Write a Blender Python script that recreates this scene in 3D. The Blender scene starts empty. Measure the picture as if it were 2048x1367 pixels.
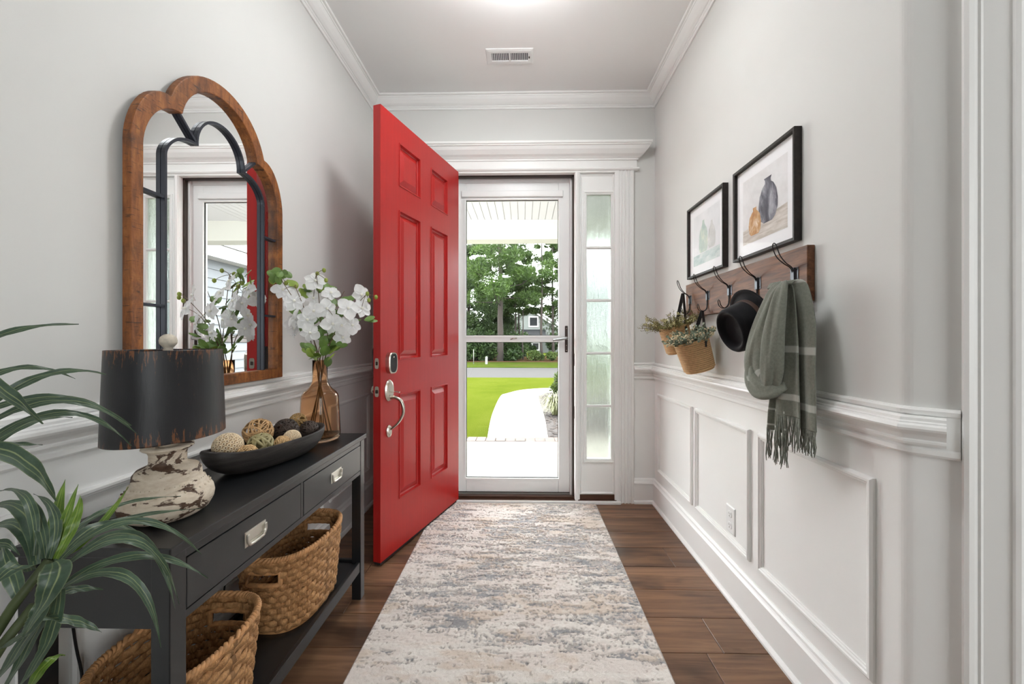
import bpy, math, random
import numpy as np
from mathutils import Vector, Matrix, noise as mnoise

# ---------------------------------------------------------------- camera, sky, light, exposure
scene = bpy.context.scene
COL = scene.collection
R = math.radians

cam_d = bpy.data.cameras.new('camera')
cam = bpy.data.objects.new('camera', cam_d)
COL.objects.link(cam)
cam_d.sensor_width = 36.0
cam_d.sensor_fit = 'HORIZONTAL'
cam_d.lens = 36.0 * 800.0 / 2048.0          # about 14 mm, level, turned a little to the left
cam_d.shift_x = -7.0 / 2048.0
cam_d.shift_y = -3.5 / 2048.0
cam_d.clip_start = 0.02
cam_d.clip_end = 300
cam.location = (0, 0, 1.2)
cam.rotation_euler = (R(90), 0, math.atan(16 / 800))
scene.camera = cam

world = bpy.data.worlds.new('overcast_sky')
scene.world = world
world.use_nodes = True
_bg = world.node_tree.nodes['Background']
_bg.inputs['Color'].default_value = (0.95, 0.98, 1.0, 1)
_bg.inputs['Strength'].default_value = 11.0

def add_light(name, kind, loc, rot, energy, color=(1, 1, 1), **kw):
    l = bpy.data.lights.new(name, kind)
    l.energy = energy
    l.color = color
    for k, v in kw.items():
        setattr(l, k, v)
    o = bpy.data.objects.new(name, l)
    o.location = loc
    o.rotation_euler = rot
    COL.objects.link(o)
    return o

# hazy sun, high over the garden
add_light('hazy_sun', 'SUN', (0, 20, 20), (R(-28), R(-18), 0), 5.0, (1.0, 0.97, 0.9), angle=R(12))
# added fill light for the hall, set before the closed wall behind the camera
add_light('rear_fill_light', 'AREA', (2.25, -3.55, 1.7), (R(90), 0, 0), 60, (0.94, 0.98, 1.0),
          shape='RECTANGLE', size=1.8, size_y=2.2)

scene.view_settings.view_transform = 'Standard'
scene.view_settings.look = 'None'
scene.view_settings.gamma = 1.0
scene.view_settings.use_curve_mapping = False
scene.view_settings.exposure = 0.58

# ---------------------------------------------------------------- helpers
rnd = random.Random(7)

def srgb(r, g, b):
    def c(v):
        v /= 255.0
        return v / 12.92 if v <= 0.04045 else ((v + 0.055) / 1.055) ** 2.4
    return (c(r), c(g), c(b), 1.0)

MATS = {}

def new_mat(name):
    m = bpy.data.materials.new(name)
    m.use_nodes = True
    nt = m.node_tree
    return m, nt, nt.nodes['Principled BSDF'], nt.nodes['Material Output']

def node(nt, typ, **kw):
    n = nt.nodes.new(typ)
    for k, v in kw.items():
        if isinstance(k, str) and hasattr(n, k):
            setattr(n, k, v)
        else:
            n.inputs[k].default_value = v
    return n

def coords(nt, scale=(1, 1, 1), rot=(0, 0, 0), kind='Object', rand=False):
    tc = nt.nodes.new('ShaderNodeTexCoord')
    mp = nt.nodes.new('ShaderNodeMapping')
    mp.inputs['Scale'].default_value = scale
    mp.inputs['Rotation'].default_value = rot
    nt.links.new(tc.outputs[kind], mp.inputs['Vector'])
    if rand:
        oi = nt.nodes.new('ShaderNodeObjectInfo')
        mul = nt.nodes.new('ShaderNodeMath')
        mul.operation = 'MULTIPLY'
        mul.inputs[1].default_value = 37.0
        nt.links.new(oi.outputs['Random'], mul.inputs[0])
        cb = nt.nodes.new('ShaderNodeCombineXYZ')
        for i in range(3):
            nt.links.new(mul.outputs[0], cb.inputs[i])
        nt.links.new(cb.outputs[0], mp.inputs['Location'])
    return mp.outputs['Vector']

def ramp(nt, fac, stops, interp='LINEAR'):
    r = nt.nodes.new('ShaderNodeValToRGB')
    r.color_ramp.interpolation = interp
    els = r.color_ramp.elements
    while len(els) < len(stops):
        els.new(0.5)
    for e, (p, c) in zip(els, stops):
        e.position = p
        e.color = c if len(c) == 4 else (*c, 1)
    nt.links.new(fac, r.inputs['Fac'])
    return r.outputs['Color']

def noise(nt, vec, scale=5, detail=4, rough=0.55, dist=0.0):
    n = nt.nodes.new('ShaderNodeTexNoise')
    n.inputs['Scale'].default_value = scale
    n.inputs['Detail'].default_value = detail
    n.inputs['Roughness'].default_value = rough
    n.inputs['Distortion'].default_value = dist
    nt.links.new(vec, n.inputs['Vector'])
    return n.outputs['Fac']

def bump(nt, bsdf, height, strength=0.2, dist=0.01):
    b = nt.nodes.new('ShaderNodeBump')
    b.inputs['Strength'].default_value = strength
    b.inputs['Distance'].default_value = dist
    nt.links.new(height, b.inputs['Height'])
    nt.links.new(b.outputs['Normal'], bsdf.inputs['Normal'])

def mix(nt, fac, a, b, mode='MIX'):
    m = nt.nodes.new('ShaderNodeMix')
    m.data_type = 'RGBA'
    m.blend_type = mode
    for sock, v in ((m.inputs['Factor'], fac), (m.inputs['A'], a), (m.inputs['B'], b)):
        pass
    ins = {'f': m.inputs[0], 'a': m.inputs[6], 'b': m.inputs[7]}
    for k, v in (('f', fac), ('a', a), ('b', b)):
        if hasattr(v, 'is_linked'):
            nt.links.new(v, ins[k])
        else:
            ins[k].default_value = v
    return m.outputs[2]

def plain(name, col, rough=0.5, metal=0.0, var=0.0, vscale=8, bmp=0.0, bscale=60, spec=0.5, coat=0.0, rand=False, sheen=0.0):
    if name in MATS:
        return MATS[name]
    m, nt, b, out = new_mat(name)
    b.inputs['Roughness'].default_value = rough
    b.inputs['Metallic'].default_value = metal
    b.inputs['Specular IOR Level'].default_value = spec
    b.inputs['Coat Weight'].default_value = coat
    b.inputs['Sheen Weight'].default_value = sheen
    vec = coords(nt, rand=rand)
    f = noise(nt, vec, vscale, 4)
    lo = tuple(max(0, c * (1 - var)) for c in col[:3]) + (1,)
    hi = tuple(min(1, c * (1 + var)) for c in col[:3]) + (1,)
    nt.links.new(ramp(nt, f, [(0.3, lo), (0.7, hi)]), b.inputs['Base Color'])
    if bmp:
        bump(nt, b, noise(nt, vec, bscale, 3), bmp, 0.004)
    MATS[name] = m
    return m

def wood(name, dark, mid, light, scale=(3, 40, 40), rough=0.45, bmp=0.15, rand=False, kind='Object', knots=0.0, spec=0.4):
    if name in MATS:
        return MATS[name]
    m, nt, b, out = new_mat(name)
    vec = coords(nt, scale, rand=rand, kind=kind)
    f = noise(nt, vec, 1.0, 8, 0.65, 0.6)
    c = ramp(nt, f, [(0.28, dark), (0.5, mid), (0.74, light)])
    if knots:
        v2 = coords(nt, tuple(max(1.2, s * 0.14) for s in scale), rand=rand, kind=kind)
        k = noise(nt, v2, 1.6, 3, 0.5, 0.4)
        kf = ramp(nt, k, [(0.56, (0, 0, 0, 1)), (0.72, (knots, knots, knots, 1))])
        c = mix(nt, kf, c, tuple(x * 0.35 for x in dark[:3]) + (1,))
    if rand:
        oi = nt.nodes.new('ShaderNodeObjectInfo')
        hv = nt.nodes.new('ShaderNodeHueSaturation')
        mr = nt.nodes.new('ShaderNodeMapRange')
        mr.inputs['To Min'].default_value = 0.78
        mr.inputs['To Max'].default_value = 1.22
        nt.links.new(oi.outputs['Random'], mr.inputs['Value'])
        nt.links.new(mr.outputs['Result'], hv.inputs['Value'])
        nt.links.new(c, hv.inputs['Color'])
        c = hv.outputs['Color']
    nt.links.new(c, b.inputs['Base Color'])
    b.inputs['Roughness'].default_value = rough
    b.inputs['Specular IOR Level'].default_value = spec
    bump(nt, b, f, bmp, 0.004)
    MATS[name] = m
    return m

class MB:
    """collects vertices and faces of one mesh"""
    def __init__(s):
        s.v, s.f, s.sm, s.mi, s.uv = [], [], [], [], None
        s.cur = 0

    def add(s, vs, fs, smooth=False):
        o = len(s.v)
        s.v.extend(tuple(p) for p in vs)
        for f in fs:
            s.f.append(tuple(i + o for i in f))
            s.sm.append(smooth)
            s.mi.append(s.cur)
        return s

    def box(s, x0, x1, y0, y1, z0, z1):
        vs = [(x, y, z) for z in (z0, z1) for y in (y0, y1) for x in (x0, x1)]
        return s.add(vs, [(0, 2, 3, 1), (4, 5, 7, 6), (0, 1, 5, 4), (2, 6, 7, 3), (0, 4, 6, 2), (1, 3, 7, 5)])

    def tube(s, pts, r, n=8, closed=False, flat=1.0, ref=None, smooth=True):
        """tube along pts; r number or list; flat squashes the second cross axis"""
        P = [Vector(p) for p in pts]
        m = len(P)
        rs = r if isinstance(r, (list, tuple)) else [r] * m
        tang = []
        for i in range(m):
            a = P[(i - 1) % m] if (closed or i > 0) else P[i]
            b = P[(i + 1) % m] if (closed or i < m - 1) else P[i]
            t = (b - a)
            tang.append(t.normalized() if t.length > 1e-9 else Vector((0, 0, 1)))
        up = Vector(ref) if ref else (Vector((0, 0, 1)) if abs(tang[0].z) < 0.9 else Vector((1, 0, 0)))
        nrm = (up - tang[0] * up.dot(tang[0])).normalized()
        vs, fs = [], []
        for i in range(m):
            t = tang[i]
            if ref:
                nrm = Vector(ref)
            nrm = nrm - t * nrm.dot(t)
            nrm = nrm.normalized() if nrm.length > 1e-6 else t.orthogonal().normalized()
            bi = t.cross(nrm)
            for k in range(n):
                a = 2 * math.pi * k / n
                vs.append(P[i] + (nrm * math.cos(a) * flat + bi * math.sin(a)) * rs[i])
        rng = m if closed else m - 1
        for i in range(rng):
            j = (i + 1) % m
            for k in range(n):
                l = (k + 1) % n
                fs.append((i * n + k, i * n + l, j * n + l, j * n + k))
        if not closed:
            fs.append(tuple(range(n - 1, -1, -1)))
            fs.append(tuple((m - 1) * n + k for k in range(n)))
        return s.add(vs, fs, smooth)

    def lathe(s, prof, n=32, c=(0, 0, 0), ax=1.0, ay=1.0, closed=False, smooth=True):
        vs, fs = [], []
        m = len(prof)
        for (r, z) in prof:
            for k in range(n):
                a = 2 * math.pi * k / n
                vs.append((c[0] + r * ax * math.cos(a), c[1] + r * ay * math.sin(a), c[2] + z))
        for i in range(m if closed else m - 1):
            j = (i + 1) % m
            for k in range(n):
                l = (k + 1) % n
                fs.append((i * n + k, i * n + l, j * n + l, j * n + k))
        if not closed:
            if prof[0][0] > 1e-5:
                fs.append(tuple(range(n - 1, -1, -1)))
            if prof[-1][0] > 1e-5:
                fs.append(tuple((m - 1) * n + k for k in range(n)))
        return s.add(vs, fs, smooth)

    def sphere(s, c, r, n=12, m=8, sc=(1, 1, 1)):
        prof = [(math.sin(math.pi * i / m), -math.cos(math.pi * i / m)) for i in range(m + 1)]
        vs, fs = [], []
        for (q, z) in prof:
            for k in range(n):
                a = 2 * math.pi * k / n
                vs.append((c[0] + r * sc[0] * q * math.cos(a), c[1] + r * sc[1] * q * math.sin(a), c[2] + r * sc[2] * z))
        for i in range(m):
            for k in range(n):
                l = (k + 1) % n
                fs.append((i * n + k, i * n + l, (i + 1) * n + l, (i + 1) * n + k))
        return s.add(vs, fs, True)

    def prism(s, poly, fn0, fn1, smooth=False):
        """closed polygon put through two maps (2D point -> 3D), joined by sides"""
        n = len(poly)
        vs = [fn0(p) for p in poly] + [fn1(p) for p in poly]
        fs = [tuple(range(n - 1, -1, -1)), tuple(range(n, 2 * n))]
        fs += [(i, (i + 1) % n, n + (i + 1) % n, n + i) for i in range(n)]
        return s.add(vs, fs, smooth)

    def sweep(s, path, prof, closed_prof=True):
        """profile of (offset, z) run along a plan path; offset goes to the right of the direction"""
        n, m = len(path), len(prof)
        nr = []
        for i in range(n - 1):
            dx, dy = path[i + 1][0] - path[i][0], path[i + 1][1] - path[i][1]
            l = math.hypot(dx, dy)
            nr.append((dy / l, -dx / l))
        vs, fs = [], []
        for i in range(n):
            if i == 0:
                o = nr[0]
            elif i == n - 1:
                o = nr[-1]
            else:
                a, b = nr[i - 1], nr[i]
                k = 1 + a[0] * b[0] + a[1] * b[1]
                o = ((a[0] + b[0]) / k, (a[1] + b[1]) / k)
            for (q, z) in prof:
                vs.append((path[i][0] + o[0] * q, path[i][1] + o[1] * q, z))
        for i in range(n - 1):
            for k in range(m if closed_prof else m - 1):
                l = (k + 1) % m
                fs.append((i * m + k, i * m + l, (i + 1) * m + l, (i + 1) * m + k))
        if closed_prof:
            fs.append(tuple(range(m - 1, -1, -1)))
            fs.append(tuple((n - 1) * m + k for k in range(m)))
        return s.add(vs, fs)

    def rect_frame(s, fn, u0, u1, v0, v1, prof, fill=False):
        """mitred frame; prof lists (inset, proud); fn maps (u, v, proud) to 3D"""
        m = len(prof)
        vs, fs = [], []
        for (i, p) in prof:
            vs += [fn(u0 + i, v0 + i, p), fn(u1 - i, v0 + i, p), fn(u1 - i, v1 - i, p), fn(u0 + i, v1 - i, p)]
        for k in range(m - 1):
            for c in range(4):
                d = (c + 1) % 4
                fs.append((k * 4 + c, k * 4 + d, (k + 1) * 4 + d, (k + 1) * 4 + c))
        if fill:
            fs.append(tuple((m - 1) * 4 + c for c in range(4)))
        return s.add(vs, fs)

    def grid(s, fn, nu, nv, smooth=True, uv=False):
        """surface fn(u, v) with u, v in 0..1"""
        vs, fs = [], []
        o = len(s.v)
        if uv and s.uv is None:
            s.uv = {}
        for j in range(nv + 1):
            for i in range(nu + 1):
                vs.append(fn(i / nu, j / nv))
                if uv:
                    s.uv[o + len(vs) - 1] = (i / nu, j / nv)
        for j in range(nv):
            for i in range(nu):
                a = j * (nu + 1) + i
                fs.append((a, a + 1, a + nu + 2, a + nu + 1))
        return s.add(vs, fs, smooth)

    def map(s, fn):
        s.v = [tuple(fn(*p)) for p in s.v]
        return s

    def mesh(s, name, mats):
        me = bpy.data.meshes.new(name)
        me.from_pydata(s.v, [], s.f)
        for m in (mats if isinstance(mats, (list, tuple)) else [mats]):
            me.materials.append(m)
        me.polygons.foreach_set('use_smooth', s.sm)
        me.polygons.foreach_set('material_index', s.mi)
        if s.uv is not None:
            lay = me.uv_layers.new(name='uv')
            idx = np.empty(len(me.loops), dtype=np.int32)
            me.loops.foreach_get('vertex_index', idx)
            arr = np.zeros((len(s.v), 2), dtype=np.float32)
            for k, t in s.uv.items():
                arr[k] = t
            lay.data.foreach_set('uv', arr[idx].ravel())
        me.update()
        return me

    def build(s, name, mats, parent=None, bev=0, seg=2, **props):
        o = bpy.data.objects.new(name, s.mesh(name, mats))
        COL.objects.link(o)
        if parent is not None:
            adopt(o, parent)
        if bev:
            md = o.modifiers.new('bevel', 'BEVEL')
            md.width = bev
            md.segments = seg
            md.limit_method = 'ANGLE'
            md.angle_limit = R(35)
        for k, v in props.items():
            o[k] = v
        return o

def world_loc(o):
    p = Vector(o.location)
    q = o.parent
    while q is not None:
        p += Vector(q.location) + Vector(o.matrix_parent_inverse.translation)
        o, q = q, q.parent
    return p

def adopt(o, parent):
    """child keeps its world coordinates (no object here is turned or scaled)"""
    o.parent = parent
    o.matrix_parent_inverse = Matrix.Translation(-world_loc(parent))

def tag(o, label=None, category=None, group=None, kind=None):
    if label: o['label'] = label
    if category: o['category'] = category
    if group: o['group'] = group
    if kind: o['kind'] = kind
    return o

def thing(name, loc, label, category, group=None):
    o = bpy.data.objects.new(name, None)
    o.empty_display_size = 0.05
    o.location = loc
    COL.objects.link(o)
    return tag(o, label, category, group)

def pieces(name, mesh, places, parent, kind=None):
    """alike pieces that share one mesh"""
    for p in places:
        o = bpy.data.objects.new(name, mesh)
        o.location = p
        COL.objects.link(o)
        if parent is not None:
            adopt(o, parent)

def bez(p0, p1, p2, n):
    out = []
    for i in range(n + 1):
        t = i / n
        out.append(tuple((1 - t) ** 2 * a + 2 * t * (1 - t) * b + t * t * c for a, b, c in zip(p0, p1, p2)))
    return out

def smooth_path(pts, n=8, closed=False):
    """Catmull-Rom through the points"""
    P = [Vector(p) for p in pts]
    m = len(P)
    out = []
    rng = m if closed else m - 1
    for i in range(rng):
        if closed:
            a, b, c, d = P[(i - 1) % m], P[i], P[(i + 1) % m], P[(i + 2) % m]
        else:
            a, b, c, d = P[max(0, i - 1)], P[i], P[i + 1], P[min(m - 1, i + 2)]
        for k in range(n):
            t = k / n
            out.append(0.5 * ((2 * b) + (c - a) * t + (2 * a - 5 * b + 4 * c - d) * t * t + (3 * b - a - 3 * c + d) * t ** 3))
    if not closed:
        out.append(P[-1])
    return [tuple(p) for p in out]
# ---------------------------------------------------------------- materials of the room
M_WALL = plain('greige_wall_paint', srgb(223, 223, 220), 0.75, var=0.012, vscale=2.5, bmp=0.03, bscale=220, spec=0.25)
M_WHITE = plain('white_trim_paint', srgb(244, 244, 242), 0.38, var=0.01, vscale=3, spec=0.4)
M_CEIL = plain('ceiling_paint', srgb(245, 245, 244), 0.85, var=0.008, vscale=2, bmp=0.03, bscale=260, spec=0.2)
M_BRONZE = plain('dark_bronze', srgb(62, 50, 44), 0.45, metal=0.4, var=0.1)
M_SILL = plain('bronze_sill', srgb(86, 58, 44), 0.4, metal=0.5, var=0.15)
M_STORM = plain('white_aluminium', srgb(238, 239, 238), 0.32, var=0.01, spec=0.5)
M_NICKEL = plain('satin_nickel', srgb(200, 193, 182), 0.27, metal=1.0, var=0.05, vscale=30)
M_BLACKPL = plain('black_glass_plastic', srgb(20, 22, 24), 0.15, var=0.05)
M_BLACKMETAL = plain('black_iron', srgb(33, 34, 37), 0.45, metal=0.5, var=0.15, vscale=40)
M_FLOOR = wood('walnut_plank_floor', srgb(74, 52, 38), srgb(118, 86, 64), srgb(150, 114, 86), (1.6, 26, 26), 0.36, 0.08, rand=True, knots=0.75)

def thin_glass(name, tint=(1, 1, 1, 1), refl=1.0, rough=0.0):
    m, nt, b, out = new_mat(name)
    nt.nodes.remove(b)
    tr = nt.nodes.new('ShaderNodeBsdfTransparent')
    tr.inputs['Color'].default_value = tint
    gl = nt.nodes.new('ShaderNodeBsdfGlossy')
    gl.inputs['Roughness'].default_value = rough
    fr = nt.nodes.new('ShaderNodeFresnel')
    ge = nt.nodes.new('ShaderNodeNewGeometry')           # same reflection from both faces of the pane
    mr_ = nt.nodes.new('ShaderNodeMapRange')
    mr_.inputs['To Min'].default_value = 1.45
    mr_.inputs['To Max'].default_value = 1 / 1.45
    nt.links.new(ge.outputs['Backfacing'], mr_.inputs['Value'])
    nt.links.new(mr_.outputs['Result'], fr.inputs['IOR'])
    mu = nt.nodes.new('ShaderNodeMath')
    mu.operation = 'MULTIPLY'
    mu.inputs[1].default_value = refl
    mx = nt.nodes.new('ShaderNodeMixShader')
    nt.links.new(fr.outputs[0], mu.inputs[0])
    nt.links.new(mu.outputs[0], mx.inputs[0])
    nt.links.new(tr.outputs[0], mx.inputs[1])
    nt.links.new(gl.outputs[0], mx.inputs[2])
    nt.links.new(mx.outputs[0], out.inputs['Surface'])
    return m

M_GLASS = thin_glass('clear_door_glass', (0.985, 0.992, 0.988, 1), 0.45)
M_PICGLASS = thin_glass('picture_glass', (1, 1, 1, 1), 0.09)

def rain_glass():
    m, nt, b, out = new_mat('rain_textured_glass')
    b.inputs['Base Color'].default_value = (0.52, 0.58, 0.545, 1)
    b.inputs['Transmission Weight'].default_value = 1.0
    b.inputs['Roughness'].default_value = 0.16
    b.inputs['IOR'].default_value = 1.42
    v = coords(nt, (55, 55, 7))
    n1 = noise(nt, v, 1.0, 3, 0.5, 0.5)
    v2 = coords(nt, (300, 300, 160))
    n2 = noise(nt, v2, 1.0, 2)
    mm = nt.nodes.new('ShaderNodeMath')
    mm.operation = 'MULTIPLY_ADD'
    mm.inputs[1].default_value = 0.25
    nt.links.new(n2, mm.inputs[0])
    nt.links.new(n1, mm.inputs[2])
    bump(nt, b, mm.outputs[0], 0.55, 0.01)
    return m
M_RAIN = rain_glass()

def red_paint():
    m, nt, b, out = new_mat('red_door_paint')
    v = coords(nt, (60, 60, 3))
    f = noise(nt, v, 1.0, 5, 0.6)
    nt.links.new(ramp(nt, f, [(0.3, srgb(164, 24, 22)), (0.7, srgb(174, 28, 25))]), b.inputs['Base Color'])
    b.inputs['Roughness'].default_value = 0.36
    b.inputs['Specular IOR Level'].default_value = 0.5
    bump(nt, b, f, 0.04, 0.002)
    return m
M_RED = red_paint()

# ---------------------------------------------------------------- the hall: floor, walls, ceiling
XL, XR, YB, HC = -1.13, 0.97, 2.975, 3.0      # left wall, right wall, entrance wall, ceiling

mb = MB()
mb.box(-3.2, 3.2, -3.6, YB + 0.14, -0.12, -0.012)
floor = mb.build('floor', plain('floor_underlay', srgb(45, 30, 22), 0.7), kind='structure')
tag(floor, 'dark walnut plank floor of the entrance hall', 'floor', kind='structure')
# boards run across the hall; every board in view is a piece of its own
rows = [1.55 + 0.1955 * k for k in range(-5, 9)]
rf = random.Random(11)
joint = {1.936: 0.405}
for k in range(len(rows) - 1):
    y0, y1 = rows[k], min(rows[k + 1], YB)
    if y1 - y0 < 0.02:
        continue
    x = -1.62 + rf.uniform(-0.55, 0.3)
    if abs(y0 - 1.941) < 0.02:
        x = 0.405 - 1.22 * 2
    while x < XR + 0.3:
        x1 = x + 1.22
        a, b_ = max(x, XL), min(x1, XR + (0.25 if y1 < 1.1 else 0))
        if b_ - a > 0.03:
            mb = MB()
            mb.box(a + 0.001, b_ - 0.001, y0 + 0.0012, y1 - 0.0012, -0.0115, 0)
            o = mb.build('plank', M_FLOOR, floor, bev=0.0012, seg=1)
        x = x1
mb = MB()
mb.box(-3.2, 3.2, -3.6, rows[0], -0.0115, 0)
mb.build('plank', M_FLOOR, floor)

mb = MB()
mb.box(-3.2, 3.2, -3.6, YB + 0.14, HC, HC + 0.1)
tag(mb.build('ceiling', M_CEIL), 'smooth white ceiling of the hall', 'ceiling', kind='structure')

mb = MB()
mb.box(XL - 0.12, XL, -0.9, YB + 0.14, 0, HC)
wall_left = tag(mb.build('wall_left', M_WALL), 'pale grey wall behind the black console table', 'wall', kind='structure')

# right wall with a rounded corner that turns 45 degrees towards a cased doorway
cor = []
cx, cy, rr = XR + 0.045, 1.052, 0.045
for i in range(7):
    a = math.pi + (math.pi / 4) * i / 6
    cor.append((cx + rr * math.cos(a), cy + rr * math.sin(a)))
ex, ey = cor[-1]
plan = [(XR, YB + 0.14)] + cor + [(ex + 0.36, ey - 0.36), (ex + 0.45, ey - 0.27), (XR + 0.13, 1.12), (XR + 0.13, YB + 0.14)]
mb = MB()
mb.prism(plan, lambda p: (p[0], p[1], 0), lambda p: (p[0], p[1], HC))
wall_right = tag(mb.build('wall_right', M_WALL), 'pale grey wall carrying the coat rack and pictures', 'wall', kind='structure')

# entrance wall around the door and sidelight opening
OX0, OX1, OZ = -0.545, 0.70, 2.462
mb = MB()
mb.box(XL - 0.12, OX0, YB, YB + 0.14, 0, HC)
mb.box(OX1, XR + 0.13, YB, YB + 0.14, 0, HC)
mb.box(OX0, OX1, YB, YB + 0.14, OZ, HC)
wall_back = tag(mb.build('wall_back', M_WALL), 'pale grey entrance wall around the open doorway', 'wall', kind='structure')

# the room behind the camera
mb = MB()
mb.box(-3.2, XL - 0.12, -0.9, -0.78, 0, HC)
mb.box(-3.3, -3.2, -3.6, -0.78, 0, HC)
mb.box(ex + 0.36, 3.2, ey - 0.36, ey - 0.26, 0, HC)
mb.box(3.2, 3.3, -3.6, ey - 0.26, 0, HC)
mb.box(-3.3, -2.3, -3.7, -3.6, 0, HC)
mb.box(1.1, 3.3, -3.7, -3.6, 0, HC)
mb.box(-2.3, 1.1, -3.7, -3.6, 0, HC)
tag(mb.build('wall_room', M_WALL), 'pale grey walls of the room behind the hall', 'wall', kind='structure')
w2 = thing('fill_light_frame', (2.25, -3.58, 0.6), 'added white frame around the unseen fill light behind the hall', 'window')
w2['kind'] = 'structure'  # added surround for the fill light; the wall behind has no opening
mb = MB()
mb.rect_frame(lambda u, v, p: (u, -3.60 + p, v), 1.25, 3.18, 0.50, 2.90, [(0, 0), (0, 0.03), (0.085, 0.03), (0.09, 0.0)])
mb.build('frame', M_WHITE, w2)
mb = MB()
mb.box(2.225, 2.275, -3.545, -3.53, 0.59, 2.81)
mb.box(1.34, 3.09, -3.545, -3.53, 1.68, 1.72)
mb.build('muntin', M_WHITE, w2)

# ---------------------------------------------------------------- mouldings
RAIL_BAND = [(0, 0.915), (0.010, 0.915), (0.014, 0.921), (0.014, 0.932), (0.010, 0.936), (0.010, 1.014),
             (0.014, 1.018), (0.016, 1.028), (0.012, 1.034), (0, 1.034)]
RAIL_NOSE = [(0.009, 0.942), (0.016, 0.942), (0.019, 0.948), (0.019, 0.953), (0.016, 0.956), (0.024, 0.968), (0.033, 0.975), (0.040, 0.980),
             (0.043, 0.986), (0.041, 0.993), (0.034, 0.997), (0.034, 1.000), (0.029, 1.003), (0.029, 1.010), (0.024, 1.014), (0.009, 1.014)]
BASE = [(0, 0), (0.030, 0), (0.030, 0.010), (0.024, 0.020), (0.017, 0.022), (0.017, 0.140), (0.021, 0.143), (0.021, 0.150),
        (0.016, 0.158), (0.013, 0.165), (0.012, 0.174), (0.007, 0.182), (0, 0.183)]
CROWN = [(0, 2.915), (0.008, 2.915), (0.011, 2.920), (0.011, 2.928), (0.017, 2.931), (0.017, 2.938), (0.024, 2.940), (0.036, 2.949), (0.052, 2.966),
         (0.062, 2.982), (0.066, 2.982), (0.068, 2.988), (0.080, 2.989), (0.083, 2.994), (0.083, 3.0), (0, 3.0)]
cor_path = [(XR, 2.0)] + cor
right_run = [(0.812, YB), (XR, YB), (XR, 1.053), (ex, ey), (ex + 0.052, ey - 0.052)]
right_run2 = [(0.812, YB), (XR, YB), (XR, 1.030), (XR + 0.047, 0.983)]
left_run = [(XL, -0.9), (XL, YB), (-0.668, YB)]

def trim(name, path, prof, label):
    return tag(MB().sweep(path, prof).build(name, M_WHITE), label, 'moulding', kind='structure')

# the wainscot skin below the chair rail is white
mb = MB()
mb.sweep(left_run, [(0, 0), (0.002, 0), (0.002, 0.93), (0, 0.93)])
mb.build('wainscot', M_WHITE, wall_left)
mb = MB()
mb.sweep([(0.812, YB), (XR, YB)] + cor + [(ex + 0.36, ey - 0.36)], [(0, 0), (0.002, 0), (0.002, 0.93), (0, 0.93)])
mb.build('wainscot', M_WHITE, wall_right)

rl = trim('trim_1', left_run, RAIL_BAND, 'white chair rail band along the console wall')
MB().sweep(left_run, RAIL_NOSE).build('rail_nose', M_WHITE, rl)
rr_ = trim('trim_2', [(0.812, YB), (XR, YB)] + cor + [(ex + 0.052, ey - 0.052)], RAIL_BAND, 'white chair rail band under the coat rack')
MB().sweep(right_run2, RAIL_NOSE).build('rail_nose', M_WHITE, rr_)
trim('baseboard_left', left_run, BASE, 'tall white baseboard behind the console table')
trim('baseboard_right', [(0.812, YB), (XR, YB)] + cor + [(ex + 0.052, ey - 0.052)], BASE, 'tall white baseboard under the coat rack wall')
trim('trim_3', [(XL, -0.9), (XL, YB), (XR, YB)] + cor + [(ex + 0.36, ey - 0.36)], CROWN, 'white crown moulding around the ceiling')

# picture-frame panels of the wainscot
PANEL = [(0, 0.001), (0, 0.010), (0.006, 0.015), (0.013, 0.015), (0.016, 0.011), (0.021, 0.010), (0.024, 0.006), (0.027, 0.006), (0.028, 0.001)]
for (y0, y1) in ((2.305, 2.885), (1.722, 2.262), (1.118, 1.660)):
    MB().rect_frame(lambda u, v, p: (XR - 0.001 - p, u, v), y0, y1, 0.258, 0.82, PANEL).build('panel_moulding', M_WHITE, wall_right)
for (y0, y1) in ((2.30, 2.885), (1.635, 2.22), (0.97, 1.555), (0.31, 0.893)):
    MB().rect_frame(lambda u, v, p: (XL + 0.001 + p, u, v), y0, y1, 0.258, 0.82, PANEL).build('panel_moulding', M_WHITE, wall_left)

# cased doorway on the angled wall at the right
def ang(t, p, z):                      # t along the angled wall, p proud of it
    k = math.sqrt(0.5)
    return (ex + t * k - p * k, ey - t * k - p * k, z)
casing = MB()
prof = [(0.075, 0), (0.075, 0.012), (0.078, 0.020), (0.086, 0.022), (0.094, 0.018), (0.100, 0.013), (0.104, 0.016), (0.108, 0.012), (0.150, 0.010), (0.154, 0.016), (0.162, 0.016), (0.166, 0.010), (0.166, 0)]
casing.prism(prof, lambda q: ang(q[0], q[1], 0), lambda q: ang(q[0], q[1], 2.55))
tag(casing.build('trim_4', M_WHITE), 'white door casing on the angled wall at the edge of the hall', 'moulding', kind='structure')

# ---------------------------------------------------------------- entrance surround
def yplane(Y):
    return lambda u, v, p: (u, Y - p, v)

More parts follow.
